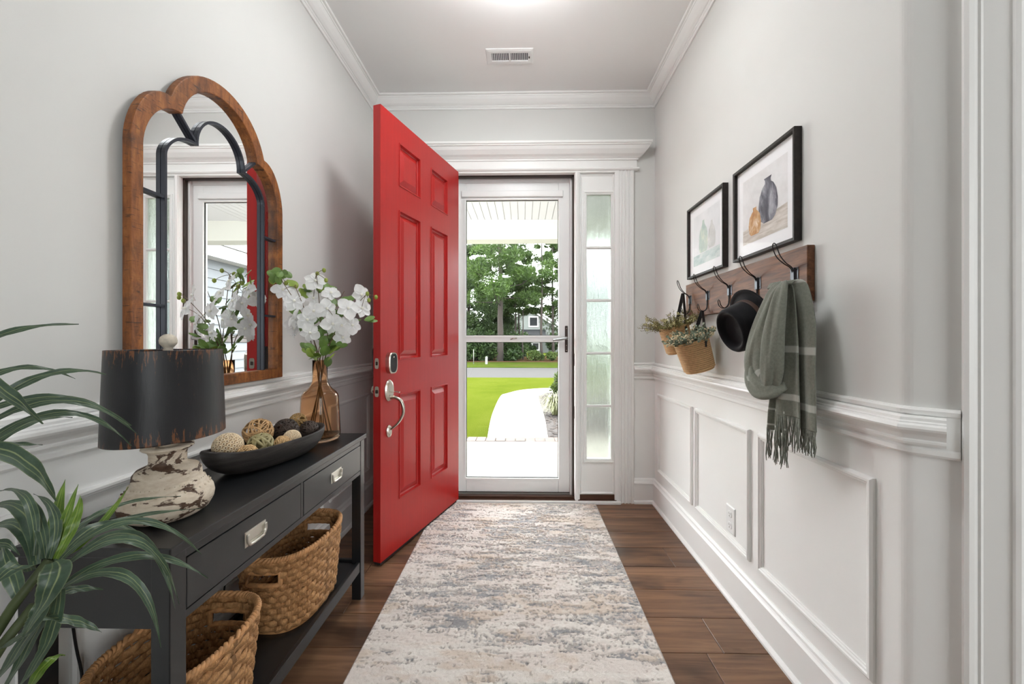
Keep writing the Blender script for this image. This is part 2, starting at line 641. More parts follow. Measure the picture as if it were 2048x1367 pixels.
sur = thing('trim_5', (0.14, YB, 0), 'white door surround with fluted casing and stepped cornice', 'moulding')
sur['kind'] = 'structure'
flute = [(0, 0)]
w = 0.128
def casing_prof(w, fl):
    p = [(0, 0), (0, 0.020), (0.012, 0.022)]
    x = 0.018
    for i in range(fl):
        p += [(x, 0.022), (x + 0.004, 0.014), (x + 0.014, 0.014), (x + 0.018, 0.022)]
        x += 0.0245
    p += [(w - 0.006, 0.022), (w, 0.018), (w, 0)]
    return p
for x0 in (0.684, -0.672):
    c = MB()
    c.prism(casing_prof(0.128, 4), lambda q, x0=x0: (x0 + q[0], YB - q[1], 0), lambda q, x0=x0: (x0 + q[0], YB - q[1], 2.456))
    c.build('casing', M_WHITE, sur)
HX0, HX1 = -0.676, 0.816
def head(prof, ext0, name):
    """returned moulding: profile (proud, z) mitred round both ends"""
    m = MB()
    vs, fs = [], []
    n = len(prof)
    for (p, z) in prof:
        vs += [(HX0 - p, YB, z), (HX0 - p, YB - p, z), (HX1 + p, YB - p, z), (HX1 + p, YB, z)]
    for k in range(n - 1):
        for c in range(3):
            fs.append((k * 4 + c, k * 4 + c + 1, (k + 1) * 4 + c + 1, (k + 1) * 4 + c))
    fs.append((3, 2, 1, 0))
    fs.append(tuple((n - 1) * 4 + c for c in range(4)))
    m.add(vs, fs)
    return m.build(name, M_WHITE, sur)
head([(0.022, 2.448), (0.030, 2.452), (0.034, 2.460), (0.030, 2.468), (0.022, 2.470)], 0, 'bead')
head([(0.018, 2.469), (0.018, 2.530)], 0, 'frieze')
head([(0.018, 2.522), (0.026, 2.524), (0.026, 2.534), (0.032, 2.538), (0.040, 2.546), (0.058, 2.556), (0.080, 2.582), (0.090, 2.602),
      (0.098, 2.606), (0.098, 2.612), (0.106, 2.616), (0.106, 2.632)], 0, 'cornice')
jm = MB()
jm.box(-0.545, -0.528, 2.958, 3.115, 0, 2.462)                      # hinge jamb
jm.box(-0.545, 0.70, 2.956, 3.115, 2.436, 2.462)                    # head
jm.box(0.672, 0.70, 2.958, 3.115, 0, 2.45)
jm.build('jamb', M_WHITE, sur, bev=0.003)
mu = MB()
prof = [(0.378, 3.115), (0.378, 2.965), (0.383, 2.953), (0.392, 2.948), (0.400, 2.951), (0.404, 2.960), (0.410, 2.962), (0.416, 2.966), (0.420, 3.115)]
mu.prism(prof, lambda q: (q[0], q[1], 0.012), lambda q: (q[0], q[1], 2.437))
mu.build('mullion', M_WHITE, sur)
ws = MB()
ws.box(0.366, 0.379, 3.000, 3.030, 0.03, 2.437)
ws.box(-0.53, 0.379, 3.000, 3.030, 2.424, 2.437)
ws.box(-0.529, -0.516, 3.000, 3.030, 0.03, 2.437)
ws.build('weatherstrip', M_BRONZE, sur)
st = MB()
st.box(0.352, 0.379, 3.034, 3.115, 0.03, 2.437)
st.box(-0.529, -0.500, 3.034, 3.115, 0.03, 2.437)
st.build('stop', M_WHITE, sur)
sk = MB()
for z, y in ((1.01, 3.0), (0.62, 3.0)):
    sk.box(0.3755, 0.379, 2.972, 2.998, z, z + 0.09)
sk.build('strike_plate', M_BRONZE, sur)
sill = MB()
sill.box(-0.545, 0.70, 2.955, 3.05, 0, 0.024)
sill.box(-0.53, 0.378, 2.985, 3.02, 0.024, 0.036)
tag(sill.build('trim_6', M_SILL), 'dark bronze threshold under the front door', 'threshold', kind='structure')
al = MB()
al.box(-0.53, 0.378, 3.05, 3.16, 0, 0.034)
al.build('sill_plate', plain('mill_aluminium', srgb(188, 188, 184), 0.35, metal=0.6), bpy.data.objects['trim_6'])
wt = MB()
wt.box(-0.55, 0.712, 2.930, 2.957, 0, 0.020)
wt.build('threshold_strip', M_WHITE, bpy.data.objects['trim_6'], bev=0.003)

# ---------------------------------------------------------------- sidelight with five panes of textured glass
sl = thing('window_1', (0.55, 2.99, 0.03), 'narrow white sidelight with five panes of rain textured glass', 'window')
sl['kind'] = 'structure'
SX0, SX1 = 0.420, 0.672
GX0, GX1, GZ0, GZ1 = 0.470, 0.650, 0.318, 2.282
fm = MB()
for (a, b_, c, d) in ((SX0, GX0, 0.055, 2.436), (GX1, SX1, 0.055, 2.436), (GX0, GX1, 0.055, GZ0), (GX0, GX1, GZ1, 2.436)):
    fm.box(a, b_, 2.985, 3.025, c, d)
fm.build('frame', M_WHITE, sl)
gm = MB()
gm.rect_frame(yplane(2.985), GX0 - 0.028, GX1 + 0.028, GZ0 - 0.028, GZ1 + 0.028, [(0, 0), (0.001, 0.006), (0.007, 0.010), (0.014, 0.010), (0.018, 0.004), (0.024, 0.004), (0.028, -0.018)])
gm.build('glazing_bead', M_WHITE, sl)
em = MB()
em.rect_frame(yplane(2.985), SX0 - 0.004, SX1 + 0.006, 0.055, 2.437, [(0, 0.004), (0.010, 0.010), (0.016, 0.004), (0.020, 0.0)])
em.build('edge_bead', M_WHITE, sl)
step = (GZ1 - GZ0) / 5
for i in range(5):
    z0 = GZ0 + i * step
    MB().box(GX0 - 0.006, GX1 + 0.006, 3.000, 3.006, z0 - 0.0005, z0 + step + 0.0005).build('pane', M_RAIN, sl)
    if i:
        b = MB()
        b.prism([(-0.010, 3.000), (-0.010, 2.992), (-0.005, 2.983), (0.005, 2.983), (0.010, 2.992), (0.010, 3.000)], lambda q, z=z0: (GX0 - 0.002, q[1], z + q[0]), lambda q, z=z0: (GX1 + 0.002, q[1], z + q[0]))
        b.build('muntin', M_WHITE, sl)
bs = MB()
bs.box(SX0 - 0.003, SX1 + 0.003, 2.972, 2.99, 0.024, 0.056)
bs.build('sill_strip', M_SILL, sl)

# ---------------------------------------------------------------- glass storm door
sd = thing('door_2', (-0.08, 3.08, 0.04), 'white full-view storm door with two glass panes', 'door')
sd['kind'] = 'structure'
A0, A1, B0, B1 = -0.500, 0.352, 0.040, 2.420
gx0, gx1, gz0, gz1 = -0.440, 0.266, 0.148, 2.272
fr = MB()
fr.box(A0, gx0, 3.062, 3.10, B0, B1)
fr.box(gx1, A1, 3.062, 3.10, B0, B1)
fr.box(gx0, gx1, 3.062, 3.10, B0, gz0)
fr.box(gx0, gx1, 3.062, 3.10, gz1, B1)
fr.build('frame', M_STORM, sd, bev=0.004)
lp = MB()
for (z0, z1) in ((gz0, 1.186), (1.236, gz1)):
    lp.rect_frame(yplane(3.062), gx0 - 0.016, gx1 + 0.016, z0 - 0.016, z1 + 0.016, [(0, 0), (0, 0.006), (0.012, 0.006), (0.016, -0.003), (0.016, -0.016)])
lp.build('glazing_stop', M_STORM, sd)
gk = MB()
for (z0, z1) in ((gz0, 1.186), (1.236, gz1)):
    gk.rect_frame(yplane(3.078), gx0 + 0.0002, gx1 - 0.0002, z0, z1, [(0, 0.009), (0.0035, 0.008), (0.0035, 0.0)])
gk.build('gasket', plain('black_gasket', srgb(40, 40, 40), 0.6), sd)
mr = MB()
mr.box(gx0, gx1, 3.060, 3.098, 1.186, 1.236)
mr.build('mid_rail', M_STORM, sd, bev=0.004)
lt = MB()
lt.tube([(-0.10, 3.056, 1.206), (-0.08, 3.052, 1.214), (-0.05, 3.052, 1.216)], 0.004, 6)
lt.build('vent_latch', M_NICKEL, sd)
hs = MB()
hs.box(-0.474, 0.302, 3.040, 3.066, 2.292, 2.340)
hs.build('screen_housing', M_STORM, sd, bev=0.006)
hd = MB()
hd.box(-0.528, 0.366, 3.070, 3.112, 2.385, 2.437)
hd.box(-0.528, 0.366, 3.055, 3.075, 2.402, 2.437)
hd.build('head_channel', M_STORM, sd, bev=0.003)
sw = MB()
sw.box(A0, A1, 3.066, 3.094, 0.030, 0.042)
sw.build('sweep', M_BRONZE, sd)
for (z0, z1) in ((gz0, 1.186), (1.236, gz1)):
    MB().box(gx0, gx1, 3.080, 3.084, z0, z1).build('pane', M_GLASS, sd)
hp = MB()
hp.box(0.316, 0.338, 3.055, 3.063, 1.108, 1.310)
hpo = hp.build('lock_plate', M_BRONZE, sd, bev=0.004)
hv = MB()
hv.tube(smooth_path([(0.327, 3.056, 1.216), (0.327, 3.030, 1.216), (0.312, 3.022, 1.215), (0.262, 3.022, 1.206), (0.222, 3.024, 1.200)], 6), 0.010, 8, flat=1.2)
hv.build('lever', plain('brushed_steel', srgb(176, 178, 178), 0.3, metal=1.0), hpo)
sc_ = MB()
for z in (1.122, 1.160, 1.290):
    sc_.tube([(0.327, 3.056, z), (0.327, 3.052, z)], 0.004, 8)
sc_.build('screw', M_NICKEL, hpo)

# ---------------------------------------------------------------- red six-panel front door, swung open
HP = (-0.4816, 2.955)
HDIR = (-0.3007, -0.9538)
HN = (0.9538, -0.3007)
def D(u, wv, z):
    return (HP[0] + u * HDIR[0] + wv * HN[0], HP[1] + u * HDIR[1] + wv * HN[1], z)
DZ0, DZ1, DW, DT = 0.026, 2.445, 0.904, 0.045
us = [0, 0.169, 0.392, 0.517, 0.740, DW]
zs = [DZ0, 0.303, 0.897, 1.091, 1.936, 2.073, 2.317, DZ1]
slab = MB()
for side in (0, 1):
    w0 = 0 if side == 0 else -DT
    for i in range(5):
        for j in range(7):
            if i in (1, 3) and j in (1, 3, 5):
                continue
            q = [D(us[i], w0, zs[j]), D(us[i + 1], w0, zs[j]), D(us[i + 1], w0, zs[j + 1]), D(us[i], w0, zs[j + 1])]
            slab.add(q, [(0, 1, 2, 3) if side else (3, 2, 1, 0)])
for (u0, w0, u1, w1) in ((0, 0, 0, -DT), (DW, -DT, DW, 0)):
    slab.add([D(u0, w0, DZ0), D(u1, w1, DZ0), D(u1, w1, DZ1), D(u0, w0, DZ1)], [(0, 1, 2, 3)])
for z in (DZ0, DZ1):
    slab.add([D(0, 0, z), D(DW, 0, z), D(DW, -DT, z), D(0, -DT, z)], [(0, 1, 2, 3)])
door = slab.build('door_1', M_RED)
tag(door, 'glossy red six-panel front door swung wide open', 'door', kind='structure')
DP = [(0, 0), (0.001, 0.004), (0.006, 0.004), (0.008, -0.003), (0.010, -0.012), (0.016, -0.016), (0.021, -0.016), (0.050, -0.002), (0.052, -0.002)]
for i in (1, 3):
    for j in (1, 3, 5):
        p = MB()
        p.rect_frame(lambda u, v, q: D(u, q, v), us[i], us[i + 1], zs[j], zs[j + 1], DP, fill=True)
        p.build('panel', M_RED, door)
        p = MB()
        p.rect_frame(lambda u, v, q: D(u, -DT - q, v), us[i], us[i + 1], zs[j], zs[j + 1], DP, fill=True)
        p.build('panel', M_RED, door)
bs = MB()
bs.box(0.004, DW - 0.004, -DT + 0.004, -0.004, 0.010, DZ0)
bs.map(D).build('bottom_sweep', plain('black_rubber', srgb(28, 26, 25), 0.7), door)

def stadium(u, z, hw, hh, n=10, e=2.0):
    pts = []
    for k in range(4 * n):
        a = 2 * math.pi * k / (4 * n)
        ca, sa = math.cos(a), math.sin(a)
        pts.append((u + hw * math.copysign(abs(ca) ** (2 / e), ca), z + hh * math.copysign(abs(sa) ** (2 / e), sa)))
    return pts

def stacked(m, u, z, layers, e=2.0):
    """layers of (half width, half height, height above the face)"""
    rings = [stadium(u, z, a, b, e=e) for (a, b, h) in layers]
    n = len(rings[0])
    vs = [(p[0], h, p[1]) for r, (a, b, h) in zip(rings, layers) for p in r]
    fs = [(k * n + i, k * n + (i + 1) % n, (k + 1) * n + (i + 1) % n, (k + 1) * n + i) for k in range(len(rings) - 1) for i in range(n)]
    fs.append(tuple((len(rings) - 1) * n + i for i in range(n)))
    m.add(vs, fs, False)

# keypad deadbolt on the outer face
kp = MB()
stacked(kp, 0.826, 1.077, [(0.037, 0.058, 0), (0.037, 0.058, 0.024), (0.034, 0.055, 0.028), (0.030, 0.051, 0.028), (0.029, 0.050, 0.026)], 3.2)
kpo = kp.map(D).build('deadbolt_keypad', M_NICKEL, door)
ks = MB()
stacked(ks, 0.826, 1.077, [(0.029, 0.050, 0.0262), (0.028, 0.049, 0.0275)], 3.2)
ks.map(D).build('touch_screen', M_BLACKPL, kpo)
kb = MB()
kb.lathe([(0.004, 0), (0.004, 0.001), (0, 0.001)], 12)
kb.map(lambda x, y, z: D(0.826 + x, 0.0276 + z, 1.108 + y)).build('logo_dot', M_NICKEL, kpo)
# handle set: escutcheon, thumb lever, grip, lower rose
hs = MB()
stacked(hs, 0.836, 0.928, [(0.037, 0.058, 0), (0.037, 0.058, 0.006), (0.031, 0.052, 0.013), (0.022, 0.043, 0.016)], 2.2)
hso = hs.map(D).build('handle_escutcheon', M_NICKEL, door)
tl = MB()
tl.tube(smooth_path([(0.832, 0.012, 0.918), (0.828, 0.040, 0.922), (0.822, 0.062, 0.918)], 4), [0.007] * 4 + [0.009] * 4 + [0.012], 8, flat=0.35)
tl.map(D).build('thumb_lever', M_NICKEL, hso)
gp = MB()
gp.tube(smooth_path([(0.836, 0.008, 0.888), (0.830, 0.040, 0.890), (0.824, 0.068, 0.874), (0.820, 0.082, 0.838), (0.820, 0.080, 0.800), (0.826, 0.060, 0.760), (0.834, 0.030, 0.730), (0.838, 0.008, 0.716)], 5),
        [0.011 - 0.0045 * (i / 35) for i in range(36)], 10)
gp.map(D).build('grip', M_NICKEL, hso)
rs = MB()
stacked(rs, 0.840, 0.708, [(0.021, 0.034, 0), (0.021, 0.034, 0.008), (0.016, 0.029, 0.014), (0.010, 0.02, 0.016)], 2.0)
rs.map(D).build('lower_rose', M_NICKEL, hso)
# plates in the door edge
for z, nm in ((1.077, 'deadbolt_plate'), (0.928, 'latch_plate')):
    ep = MB()
    stacked(ep, -DT / 2, z, [(0.0125, 0.028, 0), (0.0125, 0.028, 0.0016)], 4)
    epo = ep.map(lambda a, h, zz: D(DW + h, a, zz)).build(nm, M_NICKEL, door)
    ep = MB()
    stacked(ep, -DT / 2, z, [(0.007, 0.010, 0.0016), (0.006, 0.009, 0.006 if nm == 'latch_plate' else 0.0022)], 4)
    ep.map(lambda a, h, zz: D(DW + h, a, zz)).build('bolt', M_BRONZE, epo)
# hardware of the inner face
ib = MB()
stacked(ib, 0.842, 1.090, [(0.034, 0.078, 0), (0.034, 0.078, 0.028), (0.030, 0.074, 0.034)], 4)
ib.map(lambda u, h, z: D(u, -DT - h, z)).build('inner_lock_case', M_BLACKPL, door)
ik = MB()
ik.lathe([(0.030, 0), (0.030, 0.006), (0.012, 0.010), (0.012, 0.024), (0.024, 0.030), (0.027, 0.040), (0.022, 0.050), (0, 0.052)], 20)
ik.map(lambda x, y, z: D(0.840 + x, -DT - z, 0.928 + y)).build('inner_knob', M_NICKEL, door)
hg = MB()
for z in (0.30, 1.25, 2.20):
    hg.tube([(-0.004, -DT - 0.004, z - 0.05), (-0.004, -DT - 0.004, z + 0.05)], 0.008, 8)
hg.map(D).build('hinge', M_NICKEL, door)

# ---------------------------------------------------------------- ceiling vent, outlet
cv = thing('ceiling_vent', (-0.085, 2.53, HC), 'white metal air vent with two banks of louvres in the ceiling', 'vent')
v = MB()
v.rect_frame(lambda u, w_, p: (u, w_, HC - p), -0.236, 0.062, 2.465, 2.605, [(0, 0.0), (0.003, 0.004), (0.018, 0.007), (0.034, 0.007), (0.036, 0.001)])
v.build('frame', M_STORM, cv)
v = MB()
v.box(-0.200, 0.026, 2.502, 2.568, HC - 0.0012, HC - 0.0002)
v.build('duct_shade', plain('vent_shadow_grey', srgb(95, 95, 100), 0.8), cv)  # flat grey sheet, the shade inside the vent put in as colour
v = MB()
v.box(-0.094, -0.080, 2.498, 2.572, HC - 0.007, HC - 0.001)
v.build('divider', M_STORM, cv)
lm = MB()
lm.box(-0.0012, 0.0012, -0.034, 0.034, -0.0065, -0.0008)
lm.map(lambda x, y, z: (x + (z + 0.0065) * 0.55, y, z))
pieces('louvre', lm.mesh('louvre', M_STORM), [(x0 + i * 0.0112, 2.535, HC) for x0 in (-0.196, -0.074) for i in range(9)], cv)
v = MB()
v.box(0.032, 0.040, 2.530, 2.536, HC - 0.016, HC - 0.004)
v.build('damper_lever', M_BRONZE, cv)

ol = thing('wall_outlet', (XR, 1.884, 0.366), 'white duplex outlet in the wainscot panel below the coat rack', 'outlet')
o1 = MB()
o1.rect_frame(lambda u, w_, p: (XR - 0.002 - p, u, w_), 1.845, 1.922, 0.302, 0.428, [(0, 0), (0.001, 0.004), (0.004, 0.006), (0.010, 0.006)], fill=True)
o1.build('cover_plate', M_STORM, ol)
for z in (0.339, 0.391):
    o2 = MB()
    stacked(o2, 1.8835, z, [(0.017, 0.0155, 0), (0.017, 0.0155, 0.002), (0.015, 0.0135, 0.003)], 3)
    oo = o2.map(lambda a, h, zz: (XR - 0.0079 - h, a, zz)).build('socket', M_STORM, ol)
    o3 = MB()
    for a, hh in ((-0.006, 0.004), (0.006, 0.0032)):
        o3.box(XR - 0.0113, XR - 0.0108, 1.8835 + a - 0.0008, 1.8835 + a + 0.0008, z + 0.003 - hh, z + 0.003 + hh)
    o3.box(XR - 0.0113, XR - 0.0108, 1.8835 - 0.002, 1.8835 + 0.002, z - 0.010, z - 0.006)
    o3.build('slot', M_BLACKPL, oo)

# ---------------------------------------------------------------- hall lamp (hangs just above the frame)
PX, PY = -0.05, 1.70
hl = thing('ceiling_lamp', (PX, PY, HC), 'round white semi-flush lamp on the hall ceiling', 'lamp')
m = MB(); m.lathe([(0.07, 0), (0.07, -0.02), (0.012, -0.03), (0.012, -0.10), (0, -0.10)], 24, (PX, PY, HC)); m.build('canopy', M_NICKEL, hl)
def glow(name, strength, col):
    m_, nt, b, out = new_mat(name)
    b.inputs['Emission Color'].default_value = col
    b.inputs['Emission Strength'].default_value = strength
    b.inputs['Base Color'].default_value = (0.9, 0.9, 0.88, 1)
    return m_
m = MB(); m.lathe([(0.0, -0.175), (0.08, -0.170), (0.14, -0.150), (0.17, -0.115), (0.175, -0.10), (0.165, -0.10), (0, -0.105)], 32, (PX, PY, HC))
m.build('glass_bowl', glow('lamp_glass_glow', 26.0, (0.965, 0.985, 1.0, 1)), hl)
# ---------------------------------------------------------------- outside: porch, garden, road, trees, house
def dk(r, g, b):
    """true (dark) outdoor reflectance; the open sky is many times brighter than the hall"""
    c = srgb(r, g, b)
    return tuple(v / 2.5 for v in c[:3]) + (1.0,)
M_CONC = plain('pale_concrete', srgb(140, 135, 129), 0.85, var=0.04, vscale=3, bmp=0.1, bscale=150, spec=0.05)
M_PORCHW = plain('porch_white', srgb(180, 178, 177), 0.6, var=0.01)
M_BRICK = plain('tumbled_brick', dk(128, 106, 98), 0.9, var=0.18, vscale=9, bmp=0.4, bscale=60, rand=True)
M_MORTAR = plain('mortar', dk(140, 134, 126), 0.95, var=0.05)
M_ROAD = plain('pale_asphalt', dk(92, 91, 90), 0.9, var=0.03, vscale=6, bmp=0.1, spec=0.0)
M_BARK = plain('pine_bark', dk(62, 52, 45), 0.95, var=0.35, vscale=14, bmp=0.6, bscale=25)

def grass_mat(name, a, b_, c):
    m, nt, b, out = new_mat(name)
    v = coords(nt)
    f = noise(nt, v, 0.9, 6, 0.7)
    f2 = noise(nt, v, 40, 3, 0.6)
    col = ramp(nt, f, [(0.3, a), (0.5, b_), (0.72, c)])
    nt.links.new(col, b.inputs['Base Color'])
    b.inputs['Roughness'].default_value = 0.9
    b.inputs['Specular IOR Level'].default_value = 0.0
    bump(nt, b, f2, 0.5, 0.03)
    return m
M_LAWN = grass_mat('mown_lawn', dk(76, 88, 26), dk(84, 94, 30), dk(90, 98, 36))
M_VERGE = grass_mat('rough_verge', dk(58, 72, 26), dk(70, 84, 32), dk(86, 82, 50))
M_STRAW = grass_mat('pine_straw', dk(76, 58, 42), dk(92, 72, 54), dk(76, 74, 46))

def leaf_mat(name, a, b_):
    m, nt, b, out = new_mat(name)
    v = coords(nt)
    f = noise(nt, v, 1.4, 5, 0.75)
    nt.links.new(ramp(nt, f, [(0.33, a), (0.68, b_)]), b.inputs['Base Color'])
    b.inputs['Roughness'].default_value = 0.6
    b.inputs['Specular IOR Level'].default_value = 0.25
    b.inputs['Subsurface Weight'].default_value = 0.0
    tl_ = nt.nodes.new('ShaderNodeBsdfTranslucent')
    mx = nt.nodes.new('ShaderNodeMixShader')
    mx.inputs[0].default_value = 0.35
    nt.links.new(ramp(nt, f, [(0.33, a), (0.68, b_)]), tl_.inputs['Color'])
    nt.links.new(b.outputs[0], mx.inputs[1])
    nt.links.new(tl_.outputs[0], mx.inputs[2])
    nt.links.new(mx.outputs[0], out.inputs['Surface'])
    return m
M_PINE = leaf_mat('pine_needles', dk(42, 68, 26), dk(100, 130, 54))
M_PINE2 = leaf_mat('pine_needles_pale', dk(70, 102, 46), dk(112, 140, 72))
M_OAK = leaf_mat('broadleaf_dark', dk(44, 68, 34), dk(92, 116, 62))
M_BUSH = leaf_mat('bush_leaves', dk(38, 62, 24), dk(66, 90, 38))
M_SHRUB = leaf_mat('shrub_leaves', dk(56, 84, 28), dk(104, 120, 56))

ZG = -0.28
def slab_poly(name, poly, z0, z1, mat_, label, cat):
    m = MB()
    m.prism(poly, lambda p: (p[0], p[1], z0), lambda p: (p[0], p[1], z1))
    return tag(m.build(name, mat_), label, cat, kind='structure')

slab_poly('lawn', [(-60, 5.4), (60, 5.4), (60, 14.9), (-60, 16.8)], ZG - 0.2, ZG, M_LAWN, 'bright mown lawn in front of the porch', 'lawn')
slab_poly('road', [(-70, 16.75), (70, 14.85), (70, 20.1), (-70, 23.6)], ZG - 0.2, ZG - 0.02, M_ROAD, 'pale grey street beyond the lawn', 'road')
slab_poly('ground_verge', [(-70, 23.5), (70, 20.0), (70, 30), (-70, 30)], ZG - 0.2, ZG, M_VERGE, 'rough grassy verge across the street', 'ground')
slab_poly('ground_wood', [(-90, 27.6), (90, 26.4), (90, 38), (-90, 38)], ZG - 0.2, ZG + 0.03, M_STRAW, 'pine straw under the trees', 'ground')
slab_poly('ground_far', [(-120, 37), (120, 36), (120, 140), (-120, 140)], ZG - 0.2, ZG + 0.04, M_LAWN, 'bright lawn of the house beyond the trees', 'lawn')
slab_poly('porch_floor', [(-4.5, 3.16), (3.2, 3.16), (3.2, 5.14), (-4.5, 5.14)], -0.4, -0.10, M_CONC, 'pale concrete porch floor', 'porch floor')
be = slab_poly('brick_edge', [(-4.5, 5.14), (3.2, 5.14), (3.2, 5.37), (-4.5, 5.37)], -0.4, -0.112, M_MORTAR, 'tumbled brick edging along the porch', 'edging')
bk = MB()
bk.box(-0.058, 0.058, -0.105, 0.105, -0.06, 0)
bkm = bk.mesh('brick', M_BRICK)
rb = random.Random(3)
for i in range(26):
    o = bpy.data.objects.new('brick', bkm)
    o.location = (-1.45 + i * 0.128 + rb.uniform(-0.004, 0.004), 5.255 + rb.uniform(-0.006, 0.006), -0.098 + rb.uniform(-0.004, 0.004))
    COL.objects.link(o)
    adopt(o, be)
# front walk: curves away to the right
walkL = smooth_path([(-0.50, 5.37, 0), (-0.55, 6.15, 0), (-0.62, 8.0, 0), (-0.60, 10.43, 0), (-0.46, 11.0, 0), (-0.10, 11.72, 0), (0.32, 12.08, 0), (0.80, 12.25, 0), (2.2, 12.3, 0), (5, 12.1, 0)], 6)
walkR = smooth_path([(0.36, 5.37, 0), (0.37, 6.1, 0), (0.40, 7.74, 0), (0.38, 10.2, 0), (0.50, 10.75, 0), (0.80, 11.25, 0), (2.2, 11.3, 0), (5, 11.1, 0)], 6)
slab_poly('path', [p[:2] for p in walkL] + [p[:2] for p in reversed(walkR)], ZG - 0.1, ZG + 0.02, M_CONC, 'curving pale concrete front walk', 'path')
bed = [p[:2] for p in walkR] + [(5, 5.42), (0.36, 5.42)]
slab_poly('ground_bed', bed, ZG - 0.1, ZG + 0.012, plain('bark_mulch', dk(58, 48, 43), 0.95, var=0.5, vscale=30, bmp=1.0, bscale=40), 'dark bark mulch beside the front walk', 'ground')
chips = MB()
rc = random.Random(5)
for i in range(700):
    x, y = rc.uniform(0.43, 1.15), rc.uniform(5.9, 10.6)
    a, l, w_ = rc.uniform(0, 3.14), rc.uniform(0.02, 0.05), rc.uniform(0.006, 0.012)
    ca, sa = math.cos(a), math.sin(a)
    z = ZG + 0.012
    t = rc.uniform(0, 0.02)
    chips.add([(x - l * ca + w_ * sa, y - l * sa - w_ * ca, z), (x + l * ca + w_ * sa, y + l * sa - w_ * ca, z + t), (x + l * ca - w_ * sa, y + l * sa + w_ * ca, z + t + 0.006), (x - l * ca - w_ * sa, y - l * sa + w_ * ca, z + 0.006)], [(0, 1, 2, 3)])
tag(chips.build('mulch', plain('bark_chip', dk(78, 64, 56), 0.95, var=0.5, vscale=60)), 'loose bark chips beside the front walk', 'mulch', kind='stuff')

# porch roof and beam
m = MB()
m.box(-4.5, 3.2, 3.12, 5.32, 2.76, 2.84)
pr = tag(m.build('ceiling_porch', M_PORCHW), 'white beadboard porch ceiling', 'ceiling', kind='structure')
bd = MB(); bd.box(-0.040, 0.040, -1.02, 1.02, -0.010, 0)
pieces('beadboard', bd.mesh('beadboard', M_PORCHW), [(-1.4 + i * 0.086, 4.14, 2.76) for i in range(34)], pr)
m = MB()
m.box(-4.5, 3.2, 5.15, 5.40, 2.50, 2.78)
tag(m.build('beam_porch', plain('cream_beam', srgb(178, 176, 166), 0.6)), 'cream beam along the porch front', 'beam', kind='structure')

# own garage wing at the right, seen only in the mirror
gw = thing('garage_wing', (3.2, 7, ZG), 'grey lap-sided wing of the house with white eaves', 'building')
sd_m = plain('grey_siding', dk(130, 134, 138), 0.7, var=0.02)
m = MB(); m.box(3.22, 6.5, 3.0, 11.0, ZG, 2.6); m.build('wall', sd_m, gw)
lapm = MB(); lapm.prism([(0, 0), (-0.022, 0), (-0.006, 0.16), (0, 0.16)], lambda q: (q[0], -3.99, q[1]), lambda q: (q[0], 3.99, q[1]))
pieces('lap_board', lapm.mesh('lap_board', sd_m), [(3.22, 7.0, ZG + 0.16 * i) for i in range(18)], gw)
m = MB(); m.box(2.95, 6.8, 2.9, 11.2, 2.60, 2.82); m.build('eave', M_PORCHW, gw)
m = MB(); m.prism([(2.9, 2.82), (6.8, 4.6), (6.8, 2.82)], lambda q: (q[0], 2.9, q[1]), lambda q: (q[0], 11.2, q[1])); m.build('roof', plain('grey_shingles', dk(150, 150, 150), 0.9, var=0.2, vscale=20), gw)

def foliage(clumps, n, size, seed, slim=0.25, up=0.0):
    """clumps of (centre, radius xyz); n leaf triangles pairs per clump"""
    g = np.random.default_rng(seed)
    V, F = [], []
    tot = 0
    for (c, r) in clumps:
        d = g.normal(size=(n, 3))
        d /= np.linalg.norm(d, axis=1)[:, None]
        rad = g.uniform(0.35, 1.0, (n, 1)) ** 0.6
        p = np.array(c) + d * rad * np.array(r)
        t = d * 0.8 + g.normal(size=(n, 3)) * 0.7 + np.array([0, 0, up])
        t /= np.linalg.norm(t, axis=1)[:, None]
        s_ = np.cross(t, g.normal(size=(n, 3)))
        s_ /= np.linalg.norm(s_, axis=1)[:, None] + 1e-9
        l = size * g.uniform(0.6, 1.3, (n, 1))
        a = p - t * l * 0.5
        b_ = p + s_ * l * slim * 0.5
        e = p + t * l * 0.5
        f = p - s_ * l * slim * 0.5
        V.append(np.stack([a, b_, e, f], 1).reshape(-1, 3))
        k = np.arange(n)[:, None] * 4 + np.arange(4)[None] + tot
        F.append(k)
        tot += n * 4
    return np.concatenate(V), np.concatenate(F)

def foliage_obj(name, data, mat_, parent):
    V, F = data
    me = bpy.data.meshes.new(name)
    me.vertices.add(len(V)); me.vertices.foreach_set('co', V.astype(np.float32).ravel())
    me.loops.add(F.size); me.loops.foreach_set('vertex_index', F.astype(np.int32).ravel())
    me.polygons.add(len(F)); me.polygons.foreach_set('loop_start', np.arange(0, F.size, 4, dtype=np.int32))
    me.polygons.foreach_set('loop_total', np.full(len(F), 4, dtype=np.int32))
    me.materials.append(mat_)
    me.update(); me.validate()
    o = bpy.data.objects.new(name, me)
    COL.objects.link(o)
    if parent is not None:
        adopt(o, parent)
    return o

